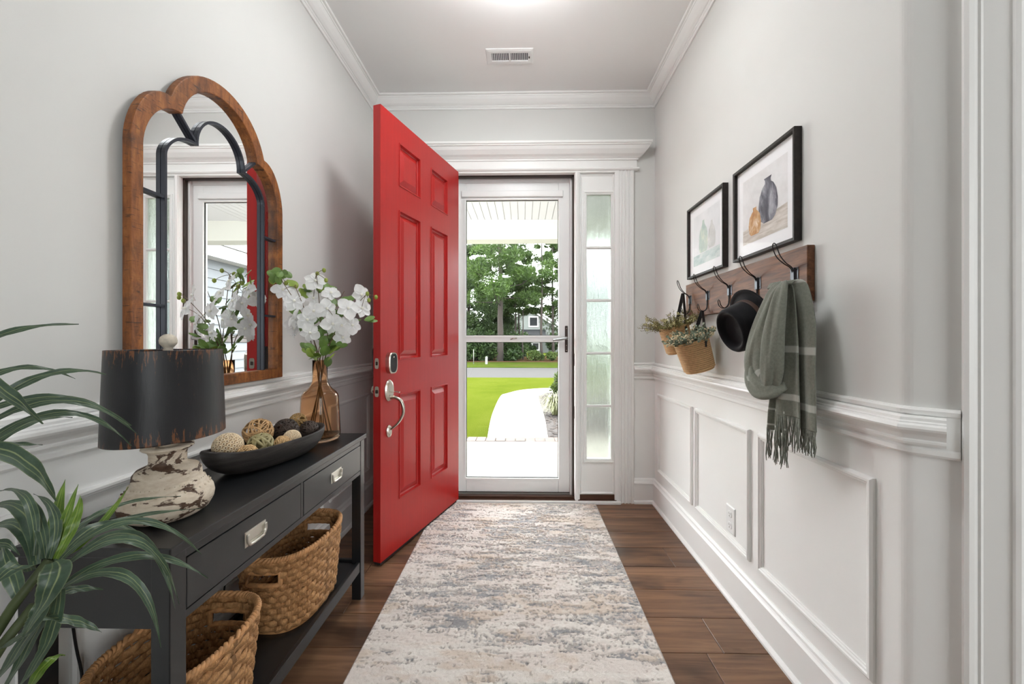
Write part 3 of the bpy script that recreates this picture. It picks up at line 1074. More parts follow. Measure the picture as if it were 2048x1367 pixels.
def pine(x, y, h, tr, crown0, spread, seed, label, mat_=None, dens=1.0, lean=0.0, group='pines across the street'):
    g = random.Random(seed)
    t = thing('pine_tree', (x, y, ZG), label, 'tree', group)
    pts = [(x + lean * (k / 8) ** 2 + g.uniform(-0.04, 0.04), y + g.uniform(-0.04, 0.04), ZG + h * k / 8) for k in range(9)]
    m = MB(); m.tube(pts, [tr * (1 - 0.8 * k / 8) for k in range(9)], 9); m.build('trunk', M_BARK, t)
    br, cl = MB(), []
    nb = int(30 * dens)
    for k in range(nb):
        f = crown0 + (1 - crown0) * (k + g.random()) / nb
        z = ZG + h * f
        a = g.uniform(0, 2 * math.pi)
        L = spread * (0.45 + 0.75 * g.random()) * (1.12 - 0.75 * (f - crown0) / (1 - crown0))
        bx = x + lean * f * f
        tip = (bx + L * math.cos(a), y + L * math.sin(a), z + L * g.uniform(-0.05, 0.35))
        br.tube([(bx, y, z), ((bx + tip[0]) / 2, (y + tip[1]) / 2, z + L * 0.02), tip], [tr * 0.28 * (1 - 0.5 * f), tr * 0.16, tr * 0.06], 5)
        for q in (0.55, 0.8, 1.0):
            rr2 = L * g.uniform(0.23, 0.37)
            cl.append(((bx + (tip[0] - bx) * q + g.uniform(-.2, .2), y + (tip[1] - y) * q + g.uniform(-.2, .2), z + (tip[2] - z) * q + 0.15), (rr2, rr2, rr2 * 0.7)))
    br.build('branches', M_BARK, t)['kind'] = 'stuff'
    foliage_obj('needles', foliage(cl, int(200 * dens), 0.25, seed, 0.2, 0.5), mat_ or M_PINE, t)
    return t

def bush(name, x, y, r, hh, seed, label, mat_, n=1500, size=0.16, group=None, z=ZG, cat='bush'):
    g = random.Random(seed)
    t = thing(name, (x, y, z), label, cat, group)
    cl = []
    for k in range(14):
        a, q = g.uniform(0, 6.28), g.uniform(0, 0.75)
        cl.append(((x + r * q * math.cos(a), y + r * q * math.sin(a), z + hh * g.uniform(0.2, 0.85)), (r * 0.42, r * 0.42, hh * 0.26)))
    foliage_obj('leaves', foliage(cl, n // 14, size, seed, 0.5), mat_, t)
    m = MB()
    for k in range(5):
        a = k * 1.256
        m.tube([(x, y, z), (x + r * 0.5 * math.cos(a), y + r * 0.5 * math.sin(a), z + hh * 0.6)], [0.03 * r + 0.004, 0.01 * r + 0.002], 5)
    m.build('stems', M_BARK, t)
    return t

pine(-1.62, 28.0, 12.5, 0.24, 0.30, 3.0, 21, 'tallest pine with thick bare trunk left of the pale house', dens=1.55)
pine(1.33, 29.5, 11.0, 0.11, 0.36, 1.5, 22, 'slender pine whose trunk stands in front of the house window', dens=0.9)
pine(2.22, 30.5, 10.5, 0.12, 0.30, 1.3, 23, 'slender pale green pine right of the house awning', M_PINE2, 1.15)
pine(-0.60, 31.5, 8.6, 0.09, 0.42, 1.9, 24, 'thinner of the twin pines right of the thick trunk', dens=1.1)
pine(-0.36, 33.0, 7.6, 0.09, 0.45, 1.7, 25, 'second of the twin pines, set a little deeper in the wood', dens=1.0)
pine(-0.05, 30.0, 6.6, 0.06, 0.50, 1.3, 26, 'short pine just left of the dark awning', dens=0.9)
pine(-4.4, 32.0, 9.0, 0.2, 0.10, 3.4, 27, 'broad dense pine leaning at the edge of the street trees', M_OAK, 1.8)
pine(-3.2, 35.0, 6.2, 0.16, 0.06, 2.6, 28, 'bushy dark tree filling the gap behind the thick trunk', M_OAK, 1.9)
pine(3.6, 33.0, 12.0, 0.15, 0.25, 1.9, 29, 'tall pale pine at the edge of the doorway view', M_PINE2, 1.1)
pine(5.4, 31.0, 10.5, 0.2, 0.12, 3.0, 31, 'broad tree seen only through the frosted sidelight, nearer the house', M_OAK, 1.6)
pine(8.2, 31.5, 11.5, 0.2, 0.12, 3.2, 32, 'broad tree seen only through the frosted sidelight, far from the house', M_OAK, 1.6)
k = 0
UND = ['tall scrub bush at the outer end of the roadside thicket', 'round scrub bush second from the outer end of the thicket', 'scrub bush just outside the thick pine trunk',
       'dense scrub bush at the foot of the thick pine trunk', 'scrub bush hiding the corner of the house', 'low scrub bush under the twin pines']
for (x, y, r, hh) in ((-4.4, 28.2, 1.3, 2.2), (-3.4, 28.6, 1.2, 2.4), (-2.5, 28.4, 1.0, 2.0), (-1.5, 29.0, 1.1, 1.9), (-0.55, 31.0, 1.1, 1.9), (-0.9, 28.6, 0.9, 1.2)):
    bush('scrub_bush', x, y, r, hh, 60 + k, UND[k], M_BUSH if k % 2 else M_OAK, 2600, 0.24, 'scrub bushes across the street')
    k += 1
for (x, y, r, hh, lb) in ((0.85, 28.4, 0.75, 0.75, 'low leafy weed clump before the house, nearer the thicket'), (2.0, 28.2, 0.6, 0.65, 'low leafy weed clump at the house corner side of the verge')):
    bush('weed_clump', x, y, r, hh, 80 + k, lb, M_SHRUB, 1200, 0.16, 'weed clumps on the verge')
    k += 1
for (x, lb) in ((0.15, 'dark foundation bush at the near corner of the pale house'), (3.3, 'dark foundation bush beyond the lower house windows'), (1.0, 'small foundation bush under the lower house windows')):
    bush('foundation_bush', x, 44.2 if x != 1.0 else 44.6, 1.1 if x != 1.0 else 0.6, 2.2 if x != 1.0 else 0.8, 90 + k, lb, M_BUSH, 1800, 0.28, 'bushes against the pale house')
    k += 1
mp = MB()
mp.box(-2.36, -2.22, 24.62, 24.74, ZG, ZG + 0.42)
mp.prism([(-2.37, ZG + 0.42), (-2.21, ZG + 0.42), (-2.25, ZG + 0.48), (-2.33, ZG + 0.48)], lambda q: (q[0], 24.61, q[1]), lambda q: (q[0], 24.75, q[1]))
tag(mp.build('utility_post', plain('post_white', dk(150, 150, 146), 0.6), bev=0.01), 'short white utility post on the far verge', 'post')
sg = MB()
sg.tube([(-3.1, 24.8, ZG), (-3.1, 24.8, ZG + 0.9)], 0.02, 6)
tag(sg.build('marker_stake', plain('stake_grey', dk(150, 150, 140), 0.7), bev=0.0), 'thin grey marker stake in front of the thicket', 'stake')

# ornamental grass and shrub beside the walk
og = thing('ornamental_grass', (0.62, 7.9, ZG), 'cream striped ornamental grass clump beside the front walk', 'grass clump')
def blade_mat(name, edge, mid):
    m_, nt, b, out = new_mat(name)
    tc = nt.nodes.new('ShaderNodeTexCoord')
    sx = nt.nodes.new('ShaderNodeSeparateXYZ')
    nt.links.new(tc.outputs['UV'], sx.inputs[0])
    nt.links.new(ramp(nt, sx.outputs['X'], [(0.2, edge), (0.4, mid), (0.6, mid), (0.8, edge)]), b.inputs['Base Color'])
    b.inputs['Roughness'].default_value = 0.5
    return m_
gb = MB()
rg = random.Random(9)
for i in range(420):
    a = rg.uniform(0, 6.28)
    L, H_ = rg.uniform(0.16, 0.40), rg.uniform(0.18, 0.46)
    x0, y0 = 0.62 + rg.uniform(-.05, .05), 7.9 + rg.uniform(-.05, .05)
    pts = bez((x0, y0, ZG), (x0 + L * .35 * math.cos(a), y0 + L * .35 * math.sin(a), ZG + H_ * 1.5), (x0 + L * math.cos(a), y0 + L * math.sin(a), ZG + H_ * rg.uniform(0.3, 0.9)), 5)
    sx_, sy_ = -math.sin(a) * 0.008, math.cos(a) * 0.008
    def fn(u, v, pts=pts, sx_=sx_, sy_=sy_):
        p = pts[int(round(v * 5))]
        q = (u - 0.5) * 2 * (1 - v * 0.85)
        return (p[0] + sx_ * q, p[1] + sy_ * q, p[2])
    gb.grid(fn, 2, 5, True, True)
gb.build('blades', blade_mat('liriope_blades', dk(170, 168, 120), dk(92, 112, 48)), og)['kind'] = 'stuff'
bush('garden_shrub', 1.02, 11.0, 0.42, 0.62, 131, 'small olive green shrub where the walk bends', M_SHRUB, 1500, 0.08, None, ZG, 'shrub')

# pale green-grey house across the street
hs_ = thing('house', (2.4, 46, ZG), 'pale green-grey sided house with dark awning behind the pines', 'building')
M_SIDE = plain('pale_green_siding', dk(126, 132, 128), 0.7, var=0.02)
m = MB()
m.prism([(-2.5, ZG), (5.0, ZG), (5.0, 1.72), (0.6, 4.85), (-2.5, 2.65)], lambda q: (q[0], 46, q[1]), lambda q: (q[0], 56, q[1]))
m.build('wall', M_SIDE, hs_)
for i in range(26):
    z = ZG + 0.24 * i
    x1 = 5.0 if z + .24 < 1.72 else 5.0 - (z + .24 - 1.72) * 4.4 / 3.13
    x0 = -2.5 if z + .24 < 2.65 else -2.5 + (z + .24 - 2.65) * 3.1 / 2.2
    if x1 - x0 < 0.1:
        continue
    lb_ = MB(); lb_.prism([(0, 0), (-0.03, 0), (-0.008, 0.24), (0, 0.24)], lambda q: (x0, 46 + q[0], z + q[1]), lambda q: (x1, 46 + q[0], z + q[1]))
    lb_.build('lap_board', M_SIDE, hs_)
m = MB()
for (a, b_) in (((5.3, 1.5), (0.6, 4.84)), ((0.6, 4.84), (-2.8, 2.43))):
    m.prism([(a[0], a[1]), (b_[0], b_[1]), (b_[0], b_[1] + 0.26), (a[0], a[1] + 0.26)], lambda q: (q[0], 45.6, q[1]), lambda q: (q[0], 56, q[1]))
m.build('roof_edge', M_PORCHW, hs_)
m = MB()
for (a, b_) in (((5.5, 1.6), (0.6, 5.09)), ((0.6, 5.09), (-3.0, 2.53))):
    m.prism([(a[0], a[1]), (b_[0], b_[1]), (b_[0], b_[1] + 0.12), (a[0], a[1] + 0.12)], lambda q: (q[0], 45.5, q[1]), lambda q: (q[0], 56.2, q[1]))
m.build('roof', plain('house_shingles', dk(120, 122, 122), 0.9, var=0.2), hs_)
def house_window(x0, x1, z0, z1, n):
    f_ = MB(); f_.rect_frame(yplane(46.0), x0, x1, z0, z1, [(0, 0.0), (0, 0.08), (0.13, 0.08), (0.13, 0.0)])
    for i in range(1, n):
        xm = x0 + (x1 - x0) * i / n
        f_.box(xm - 0.07, xm + 0.07, 45.92, 46.0, z0, z1)
    fo = f_.build('window', M_PORCHW, hs_)
    for i in range(n):
        a, b_ = x0 + (x1 - x0) * i / n + 0.10, x0 + (x1 - x0) * (i + 1) / n - 0.10
        MB().box(a, b_, 45.96, 45.99, z0 + 0.12, z1 - 0.12).build('pane', plain('dark_window', dk(34, 38, 41), 0.2), fo)
house_window(0.58, 1.72, 2.72, 3.95, 1)
house_window(0.12, 1.85, 0.0, 0.98, 2)
aw = MB()
aw.prism([(46.0, 1.72), (45.0, 1.66), (45.0, 1.76), (46.0, 2.46)], lambda q: (-0.25, q[0], q[1]), lambda q: (2.5, q[0], q[1]))
awo = aw.build('awning', plain('dark_metal_roof', dk(32, 35, 38), 0.4, metal=0.3), hs_)
for x in (-0.15, 2.36):
    a = MB(); a.box(x, x + 0.1, 45.1, 46.0, 1.5, 1.66); a.build('bracket', M_PORCHW, awo)
# ---------------------------------------------------------------- rug
def value_noise(nx, ny, fx, fy, seed):
    g = np.random.default_rng(seed)
    a = g.random((int(fy) + 3, int(fx) + 3))
    x = np.linspace(0, fx, nx, endpoint=False); y = np.linspace(0, fy, ny, endpoint=False)
    xi, yi = x.astype(int), y.astype(int)
    xf, yf = x - xi, y - yi
    xf, yf = xf * xf * (3 - 2 * xf), yf * yf * (3 - 2 * yf)
    X0, X1 = a[:, xi], a[:, xi + 1]
    r = X0 * (1 - xf) + X1 * xf
    return r[yi] * (1 - yf)[:, None] + r[yi + 1] * yf[:, None]

def fbm(nx, ny, fx, fy, seed, octs=4, gain=0.55):
    t = np.zeros((ny, nx)); amp, tot = 1.0, 0.0
    for o in range(octs):
        t += amp * value_noise(nx, ny, fx * 2 ** o, fy * 2 ** o, seed + o * 17)
        tot += amp; amp *= gain
    return t / tot

RX0, RX1, RY0, RY1 = -0.628, 0.528, 0.62, 2.925
nx, ny = 360, 720
streak = fbm(nx, ny, 7, 70, 1, 4, 0.72)            # long streaks across the runner
patch = fbm(nx, ny, 3, 8, 2, 3, 0.5)
blot = fbm(nx, ny, 6, 26, 3, 4, 0.6)
fine = fbm(nx, ny, 110, 220, 4, 2, 0.7)
loops = fbm(nx, ny, 60, 150, 5, 3, 0.8)
thin = fbm(nx, ny, 12, 200, 9, 3, 0.7)
tone = streak + 0.42 * (patch - 0.5) + 0.55 * (fine - 0.5) + 0.35 * (loops - 0.5)
def sst(a, b_, v):
    t = np.clip((v - a) / (b_ - a), 0, 1); return t * t * (3 - 2 * t)
cream = np.array(srgb(230, 221, 214)[:3]); beige = np.array(srgb(218, 202, 186)[:3])
grey = np.array(srgb(186, 182, 180)[:3]); slate = np.array(srgb(128, 132, 138)[:3]); white = np.array(srgb(236, 230, 223)[:3])
col = np.ones((ny, nx, 3)) * cream
k = (sst(0.50, 0.66, blot) * 0.75)[..., None]; col = col * (1 - k) + beige * k
k = sst(0.50, 0.66, fbm(nx, ny, 5, 40, 8, 5, 0.62))[..., None]; col = col * (1 - k) + white * k
k = (sst(0.53, 0.66, tone) * 0.62)[..., None]; col = col * (1 - k) + grey * k
k = (sst(0.63, 0.78, tone + 0.40 * (thin - 0.5)) * 0.72)[..., None]; col = col * (1 - k) + slate * k
pile = 1 - sst(0.50, 0.60, tone)
hgt = 0.0075 + 0.0045 * pile * (0.55 + 0.9 * loops) + 0.0025 * fine
carve = sst(0.56, 0.64, fbm(nx, ny, 30, 130, 6, 3, 0.6)) * sst(0.44, 0.56, tone)
hgt = np.where(carve > 0, hgt - 0.004 * carve, hgt)
xs = np.linspace(RX0 + 0.006, RX1 - 0.006, nx); ys = np.linspace(RY0, RY1 - 0.006, ny)
X, Y = np.meshgrid(xs, ys)
V = np.stack([X, Y, hgt], -1).reshape(-1, 3)
idx = np.arange(nx * ny).reshape(ny, nx)
F = np.stack([idx[:-1, :-1], idx[:-1, 1:], idx[1:, 1:], idx[1:, :-1]], -1).reshape(-1, 4)
me = bpy.data.meshes.new('pile')
me.vertices.add(len(V)); me.vertices.foreach_set('co', V.astype(np.float32).ravel())
me.loops.add(F.size); me.loops.foreach_set('vertex_index', F.astype(np.int32).ravel())
me.polygons.add(len(F)); me.polygons.foreach_set('loop_start', np.arange(0, F.size, 4, dtype=np.int32)); me.polygons.foreach_set('loop_total', np.full(len(F), 4, dtype=np.int32))
ca = me.color_attributes.new('yarn_colour', 'FLOAT_COLOR', 'POINT')
ca.data.foreach_set('color', np.concatenate([col, np.ones((ny, nx, 1))], -1).astype(np.float32).ravel())
me.update(); me.validate()
mt, nt, b, out = new_mat('rug_yarn')
at = nt.nodes.new('ShaderNodeAttribute'); at.attribute_name = 'yarn_colour'
vec = coords(nt)
fuzz = noise(nt, vec, 420, 2, 0.6)
nt.links.new(mix(nt, 0.22, at.outputs['Color'], ramp(nt, fuzz, [(0.3, (0.45, 0.42, 0.4, 1)), (0.7, (1, 1, 1, 1))]), 'MULTIPLY'), b.inputs['Base Color'])
b.inputs['Roughness'].default_value = 0.95
b.inputs['Specular IOR Level'].default_value = 0.1
b.inputs['Sheen Weight'].default_value = 0.25
bump(nt, b, fuzz, 0.6, 0.004)
me.materials.append(mt)
rug = thing('runner_rug', (-0.05, 1.8, 0), 'cream runner rug with grey and slate abstract streaks', 'rug')
po = bpy.data.objects.new('pile', me); COL.objects.link(po); adopt(po, rug)
bd = MB()
bd.box(RX0, RX1, RY0 - 0.004, RY1, 0.0, 0.0065)
bd.build('binding', plain('rug_binding', srgb(178, 172, 168), 0.95, var=0.1, vscale=60), rug)

# ---------------------------------------------------------------- console table
M_CONS = plain('black_satin_lacquer', srgb(24, 26, 28), 0.34, var=0.06, vscale=6, spec=0.55, coat=0.15)
ct = thing('console_table', (-0.92, 1.355, 0), 'black console table with two drawers and a low shelf', 'table')
CX0, CX1, CY0, CY1 = -1.085, -0.752, 0.836, 1.876
MB().box(CX0 - 0.006, CX1 + 0.008, CY0 - 0.008, CY1 + 0.006, 0.738, 0.760).build('tabletop', M_CONS, ct, bev=0.003)
for x in (CX0, CX1 - 0.042):
    for y in (CY0, CY1 - 0.042):
        MB().box(x, x + 0.042, y, y + 0.042, 0, 0.737).build('leg', M_CONS, ct, bev=0.002)
a = MB()
a.box(CX0, CX0 + 0.018, CY0 + 0.042, CY1 - 0.042, 0.58, 0.737)
a.box(CX0 + 0.042, CX1 - 0.042, CY0 + 0.006, CY0 + 0.024, 0.58, 0.737)
a.box(CX0 + 0.042, CX1 - 0.042, CY1 - 0.024, CY1 - 0.006, 0.58, 0.737)
a.box(CX1 - 0.024, CX1 - 0.002, CY0 + 0.042, CY1 - 0.042, 0.716, 0.737)
a.box(CX1 - 0.024, CX1 - 0.002, CY0 + 0.042, CY1 - 0.042, 0.580, 0.598)
a.box(CX1 - 0.024, CX1 - 0.002, 1.340, 1.355, 0.598, 0.716)
a.box(CX0 + 0.018, CX1 - 0.024, CY0 + 0.03, CY1 - 0.03, 0.582, 0.592)
a.build('apron', M_CONS, ct, bev=0.0015)
M_CUP = plain('pale_nickel_pull', srgb(206, 202, 192), 0.3, metal=0.9, var=0.04)
for (y0, y1) in ((0.880, 1.338), (1.357, 1.832)):
    d = MB()
    d.box(CX1 - 0.30, CX1 - 0.001, y0, y1, 0.6005, 0.7135)
    do = d.build('drawer', M_CONS, ct, bev=0.0015)
    yc = (y0 + y1) / 2
    pl = MB()
    f_ = lambda u, v_, p: (CX1 - 0.001 + p, u, v_)
    pl.rect_frame(f_, yc - 0.043, yc + 0.043, 0.637, 0.679, [(0, 0), (0.001, 0.002), (0.002, 0.0025), (0.011, 0.0025), (0.012, -0.0008)], fill=False)
    pl.add([f_(yc - 0.031, 0.649, 0.0003), f_(yc + 0.031, 0.649, 0.0003), f_(yc + 0.031, 0.667, 0.0003), f_(yc - 0.031, 0.667, 0.0003)], [(0, 1, 2, 3)])
    plo = pl.build('flush_pull', M_CUP, do)
    bl = MB()
    yA, yB = yc - 0.037, yc + 0.037
    pp = [(yA, 0.672), (yA, 0.655), (yA + 0.006, 0.645), (yA + 0.014, 0.641), (yB - 0.014, 0.641), (yB - 0.006, 0.645), (yB, 0.655), (yB, 0.672)]
    bl.tube(smooth_path([(CX1 + 0.004, p[0], p[1]) for p in pp], 4), 0.0045, 8)
    bl.build('bail', M_CUP, plo)
s = MB()
s.box(CX0 + 0.01, CX1 - 0.018, CY0 + 0.02, CY1 - 0.02, 0.148, 0.166)
s.build('shelf', M_CONS, ct)
s = MB()
s.box(CX1 - 0.020, CX1 - 0.004, CY0 + 0.042, CY1 - 0.042, 0.130, 0.176)
s.box(CX0 + 0.004, CX0 + 0.020, CY0 + 0.042, CY1 - 0.042, 0.130, 0.176)
s.box(CX0 + 0.042, CX1 - 0.042, CY0 + 0.006, CY0 + 0.022, 0.130, 0.176)
s.box(CX0 + 0.042, CX1 - 0.042, CY1 - 0.022, CY1 - 0.006, 0.130, 0.176)
s.build('shelf_rail', M_CONS, ct, bev=0.0015)

# ---------------------------------------------------------------- woven baskets on the shelf
def straw_mat(name, a, b_, c, stretch):
    m_, nt, b, out = new_mat(name)
    tc = nt.nodes.new('ShaderNodeTexCoord')
    mp = nt.nodes.new('ShaderNodeMapping')
    mp.inputs['Scale'].default_value = stretch
    mp.inputs['Rotation'].default_value = (0, 0, R(-28))
    nt.links.new(tc.outputs['UV'], mp.inputs['Vector'])
    f = noise(nt, mp.outputs['Vector'], 1.0, 4, 0.65)
    v2 = coords(nt, (1, 1, 1), rand=True)
    f2 = noise(nt, v2, 16, 3)
    c1 = ramp(nt, f, [(0.28, a), (0.5, b_), (0.72, c)])
    c2 = mix(nt, 0.35, c1, ramp(nt, f2, [(0.3, a), (0.7, c)]))
    nt.links.new(c2, b.inputs['Base Color'])
    b.inputs['Roughness'].default_value = 0.6
    b.inputs['Specular IOR Level'].default_value = 0.35
    bump(nt, b, f, 0.9, 0.006)
    return m_
M_STRAWB = straw_mat('water_hyacinth', srgb(108, 72, 40), srgb(176, 126, 78), srgb(216, 170, 118), (46, 5, 1))

def rrect(hx, hy, n, e=3.0):
    out = []
    for k in range(n):
        a_ = 2 * math.pi * k / n
        ca_, sa_ = math.cos(a_), math.sin(a_)
        out.append((hx * math.copysign(abs(ca_) ** (2 / e), ca_), hy * math.copysign(abs(sa_) ** (2 / e), sa_)))
    return out

def basket(cx, cy, z0, hx, hy, hh, rows, label, seed):
    g = random.Random(seed)
    t = thing('woven_basket', (cx, cy, z0), label, 'basket', 'woven baskets on the console shelf')
    N = 192
    rh = hh / rows
    def ring(f, dr=0.0):
        s_ = 0.86 + 0.14 * f
        return [(cx + p[0] * s_ + math.copysign(0, p[0]), cy + p[1] * s_) for p in rrect(hx + dr, hy + dr, N, 2.7)]
    hole_rows = (rows - 4, rows - 3)
    for r_ in range(rows):
        f = (r_ + 0.5) / rows
        z = z0 + 0.012 + rh * (r_ + 0.5)
        base = ring(f)
        # stretches of the row that stay closed (the handles are gaps in the two ends)
        spans = [(0, N)] if r_ not in hole_rows else [(-36, 36 + 1), (60, 133)]
        if r_ in hole_rows:
            spans = [(61, 132), (157, 228)] if False else [(-37, 38), (58, 135)]
        for (i0, i1) in spans:
            closed = (i1 - i0) == N
            m = MB(); m.uv = {}
            n8 = 8
            cnt = i1 - i0
            vs, fs = [], []
            for q in range(cnt):
                i = (i0 + q) % N
                p, pn, pp_ = base[i], base[(i + 1) % N], base[(i - 1) % N]
                tx, ty = pn[0] - pp_[0], pn[1] - pp_[1]
                l = math.hypot(tx, ty)
                nx_, ny_ = ty / l, -tx / l
                wob = 0.0042 * math.cos(2 * math.pi * (i / N * 24 + 0.5 * r_))
                zz = z + 0.0016 * math.sin(i * 0.7 + r_ * 2.1)
                for k_ in range(n8):
                    an = 2 * math.pi * k_ / n8
                    ro = 0.0058 * math.cos(an) + wob
                    vs.append((p[0] + nx_ * ro, p[1] + ny_ * ro, zz + rh * 0.60 * math.sin(an)))
                    m.uv[len(vs) - 1] = (i / N * 3 + r_ * 0.37, k_ / n8)
            for q in range(cnt if closed else cnt - 1):
                w2 = (q + 1) % cnt
                for k_ in range(n8):
                    l2 = (k_ + 1) % n8
                    fs.append((q * n8 + k_, q * n8 + l2, w2 * n8 + l2, w2 * n8 + k_))
            m.add(vs, fs, True)
            m.build('weave_row', M_STRAWB, t)
    # braided rim
    for ph in (0, math.pi):
        m = MB()
        top = ring(1.0)
        pts = []
        for i in range(N * 2):
            p = top[(i // 2) % N]; q = top[(i // 2 + 1) % N]
            fx = (p[0] + q[0]) / 2 if i % 2 else p[0]; fy = (p[1] + q[1]) / 2 if i % 2 else p[1]
            an = ph + i * math.pi * 2 / 8
            d = Vector((fx - cx, fy - cy)).normalized()
            pts.append((fx + d.x * 0.005 * math.cos(an), fy + d.y * 0.005 * math.cos(an), z0 + 0.014 + hh + 0.005 * math.sin(an)))
        m.uv = None
        m.tube(pts, 0.0058, 6, closed=True)
        m.build('braided_rim', plain('rim_straw', srgb(190, 140, 92), 0.6, var=0.3, vscale=60, bmp=0.3), t)
    # wrapped handle edges round the gaps
    zt, zb = z0 + 0.012 + rh * (rows - 2) , z0 + 0.012 + rh * (rows - 4)
    ba = ring((rows - 3) / rows)
    for (i0, i1) in ((38, 58), (135, 154 + 1)):
        m = MB()
        lo = [(ba[i % N][0], ba[i % N][1], zb) for i in range(i0, i1 + 1, 2)]
        hi = [(ba[i % N][0], ba[i % N][1], zt) for i in range(i1, i0 - 1, -2)]
        m.tube(lo + hi, [0.0075 + 0.0012 * (k_ % 2) for k_ in range(len(lo + hi))], 8, closed=True)
        m.build('handle_wrap', plain('rim_straw', srgb(190, 140, 92)), t)
    # upright stakes showing inside, and the floor of the basket
    m = MB()
    for i in range(0, N, 8):
        b0, b1 = ring(0.0)[i], ring(1.0)[i]
        if 38 <= i <= 58 or 135 <= i <= 155:          # stakes stop below the handle holes
            q = (rows - 4) / rows
            b1 = ring(q)[i]
            m.tube([(b0[0], b0[1], z0 + 0.012), (b1[0], b1[1], z0 + 0.012 + rh * (rows - 4))], 0.003, 5)
            continue
        m.tube([(b0[0], b0[1], z0 + 0.012), (b1[0], b1[1], z0 + hh + 0.006)], 0.003, 5)
    st_ = m.build('stakes', plain('stake_straw', srgb(150, 104, 62), 0.7, var=0.25, vscale=30), t)
    m = MB()
    b0 = ring(0.0, -0.004)
    m.prism(b0, lambda p: (p[0], p[1], z0 + 0.001), lambda p: (p[0], p[1], z0 + 0.010))
    m.build('bottom', M_STRAWB, t)
    return t
basket(-0.905, 1.560, 0.166, 0.140, 0.205, 0.262, 12, 'oval woven water hyacinth basket at the door end of the shelf', 1)
basket(-0.905, 1.045, 0.166, 0.140, 0.180, 0.232, 11, 'oval woven water hyacinth basket beside the green plant', 2)

# ---------------------------------------------------------------- table lamp
M_SHADE_PAINT = None
def shade_mat():
    m_, nt, b, out = new_mat('distressed_black_metal')
    vec = coords(nt, (130, 130, 17))
    f = noise(nt, vec, 1.0, 6, 0.7, 0.3)
    tc = nt.nodes.new('ShaderNodeTexCoord')
    sp = nt.nodes.new('ShaderNodeSeparateXYZ')
    nt.links.new(tc.outputs['Object'], sp.inputs[0])
    # scraped paint near both rims
    edge = ramp(nt, sp.outputs['Z'], [(0.0, (0, 0, 0, 1)), (1.0, (1, 1, 1, 1))])
    mr_ = nt.nodes.new('ShaderNodeMapRange'); mr_.inputs['From Min'].default_value = 0.955; mr_.inputs['From Max'].default_value = 1.18
    nt.links.new(sp.outputs['Z'], mr_.inputs['Value'])
    band = ramp(nt, mr_.outputs['Result'], [(0.0, (0.17,) * 3 + (1,)), (0.26, (0.0,) * 3 + (1,)), (0.72, (0.0,) * 3 + (1,)), (1.0, (0.16,) * 3 + (1,))])
    ad = nt.nodes.new('ShaderNodeMath'); ad.operation = 'ADD'
    nt.links.new(f, ad.inputs[0]); nt.links.new(band, ad.inputs[1])
    msk = ramp(nt, ad.outputs[0], [(0.665, (0, 0, 0, 1)), (0.70, (1, 1, 1, 1))])
    nt.links.new(mix(nt, msk, srgb(25, 26, 30), srgb(112, 70, 40)), b.inputs['Base Color'])
    b.inputs['Roughness'].default_value = 0.42
    b.inputs['Specular IOR Level'].default_value = 0.5
    bump(nt, b, f, 0.15, 0.003)
    return m_
def crackle_mat():
    m_, nt, b, out = new_mat('chipped_cream_plaster')
    v = coords(nt, (1, 1, 2.6))
    f = noise(nt, v, 11, 9, 0.64, 0.6)
    msk = ramp(nt, f, [(0.545, (0, 0, 0, 1)), (0.56, (1, 1, 1, 1))])
    f2 = noise(nt, v, 60, 4)
    brown = ramp(nt, f2, [(0.3, srgb(72, 50, 36)), (0.7, srgb(104, 80, 64))])
    cr = ramp(nt, f2, [(0.3, srgb(206, 190, 168)), (0.7, srgb(226, 214, 196))])
    nt.links.new(mix(nt, msk, cr, brown), b.inputs['Base Color'])
    b.inputs['Roughness'].default_value = 0.6
    inv = nt.nodes.new('ShaderNodeMath'); inv.operation = 'SUBTRACT'; inv.inputs[0].default_value = 1
    nt.links.new(msk, inv.inputs[1])
    bump(nt, b, inv.outputs[0], 0.5, 0.004)
    return m_
LX, LY = -0.895, 0.990
lamp = thing('table_lamp', (LX, LY, 0.76), 'distressed cream pot lamp with oval black shade on the console', 'lamp')
M_CRACK = crackle_mat()
b_ = MB()
b_.lathe([(0.048, 0), (0.068, 0.003), (0.0848, 0.014), (0.0936, 0.031), (0.0956, 0.045), (0.0928, 0.06), (0.0864, 0.07), (0.0784, 0.0745), (0.0792, 0.079), (0.076, 0.086), (0.0688, 0.0915), (0.0696, 0.097), (0.068, 0.112), (0.0608, 0.122), (0.048, 0.128), (0.04, 0.131), (0.0376, 0.136), (0.0376, 0.156), (0.0408, 0.164), (0.0496, 0.169), (0.0528, 0.172), (0.052, 0.1765), (0.044, 0.178), (0.016, 0.172), (0.0, 0.172)], 56, (LX, LY, 0.7602), 0.96, 1.04)
bo = b_.build('base', M_CRACK, lamp)
st_ = MB()
for (rr_s, zz, cnt, sz) in ((0.0855, 0.0715, 30, 0.0028), (0.0750, 0.0875, 50, 0.0014)):
    for i in range(cnt):
        a_ = 2 * math.pi * i / cnt
        st_.sphere((LX + rr_s * 0.96 * math.cos(a_), LY + rr_s * 1.04 * math.sin(a_), 0.7602 + zz), sz, 6, 4)
st_.build('studs', M_CRACK, bo)
n_ = MB(); n_.lathe([(0.019, 0.165), (0.019, 0.190), (0.011, 0.196), (0.006, 0.20), (0.006, 0.408), (0, 0.408)], 20, (LX, LY, 0.76)); n_.build('stem', M_CRACK, lamp)
sh = MB()
sh.lathe([(0.1255, 0.960), (0.1265, 0.9605), (0.1265, 0.963), (0.1195, 1.174), (0.1195, 1.1765), (0.1180, 1.1765), (0.1180, 1.174), (0.1245, 0.963)], 64, (LX, LY, 0), 0.84, 1.07, closed=True)
sh.build('lamp_shade', shade_mat(), lamp)
sp_ = MB()
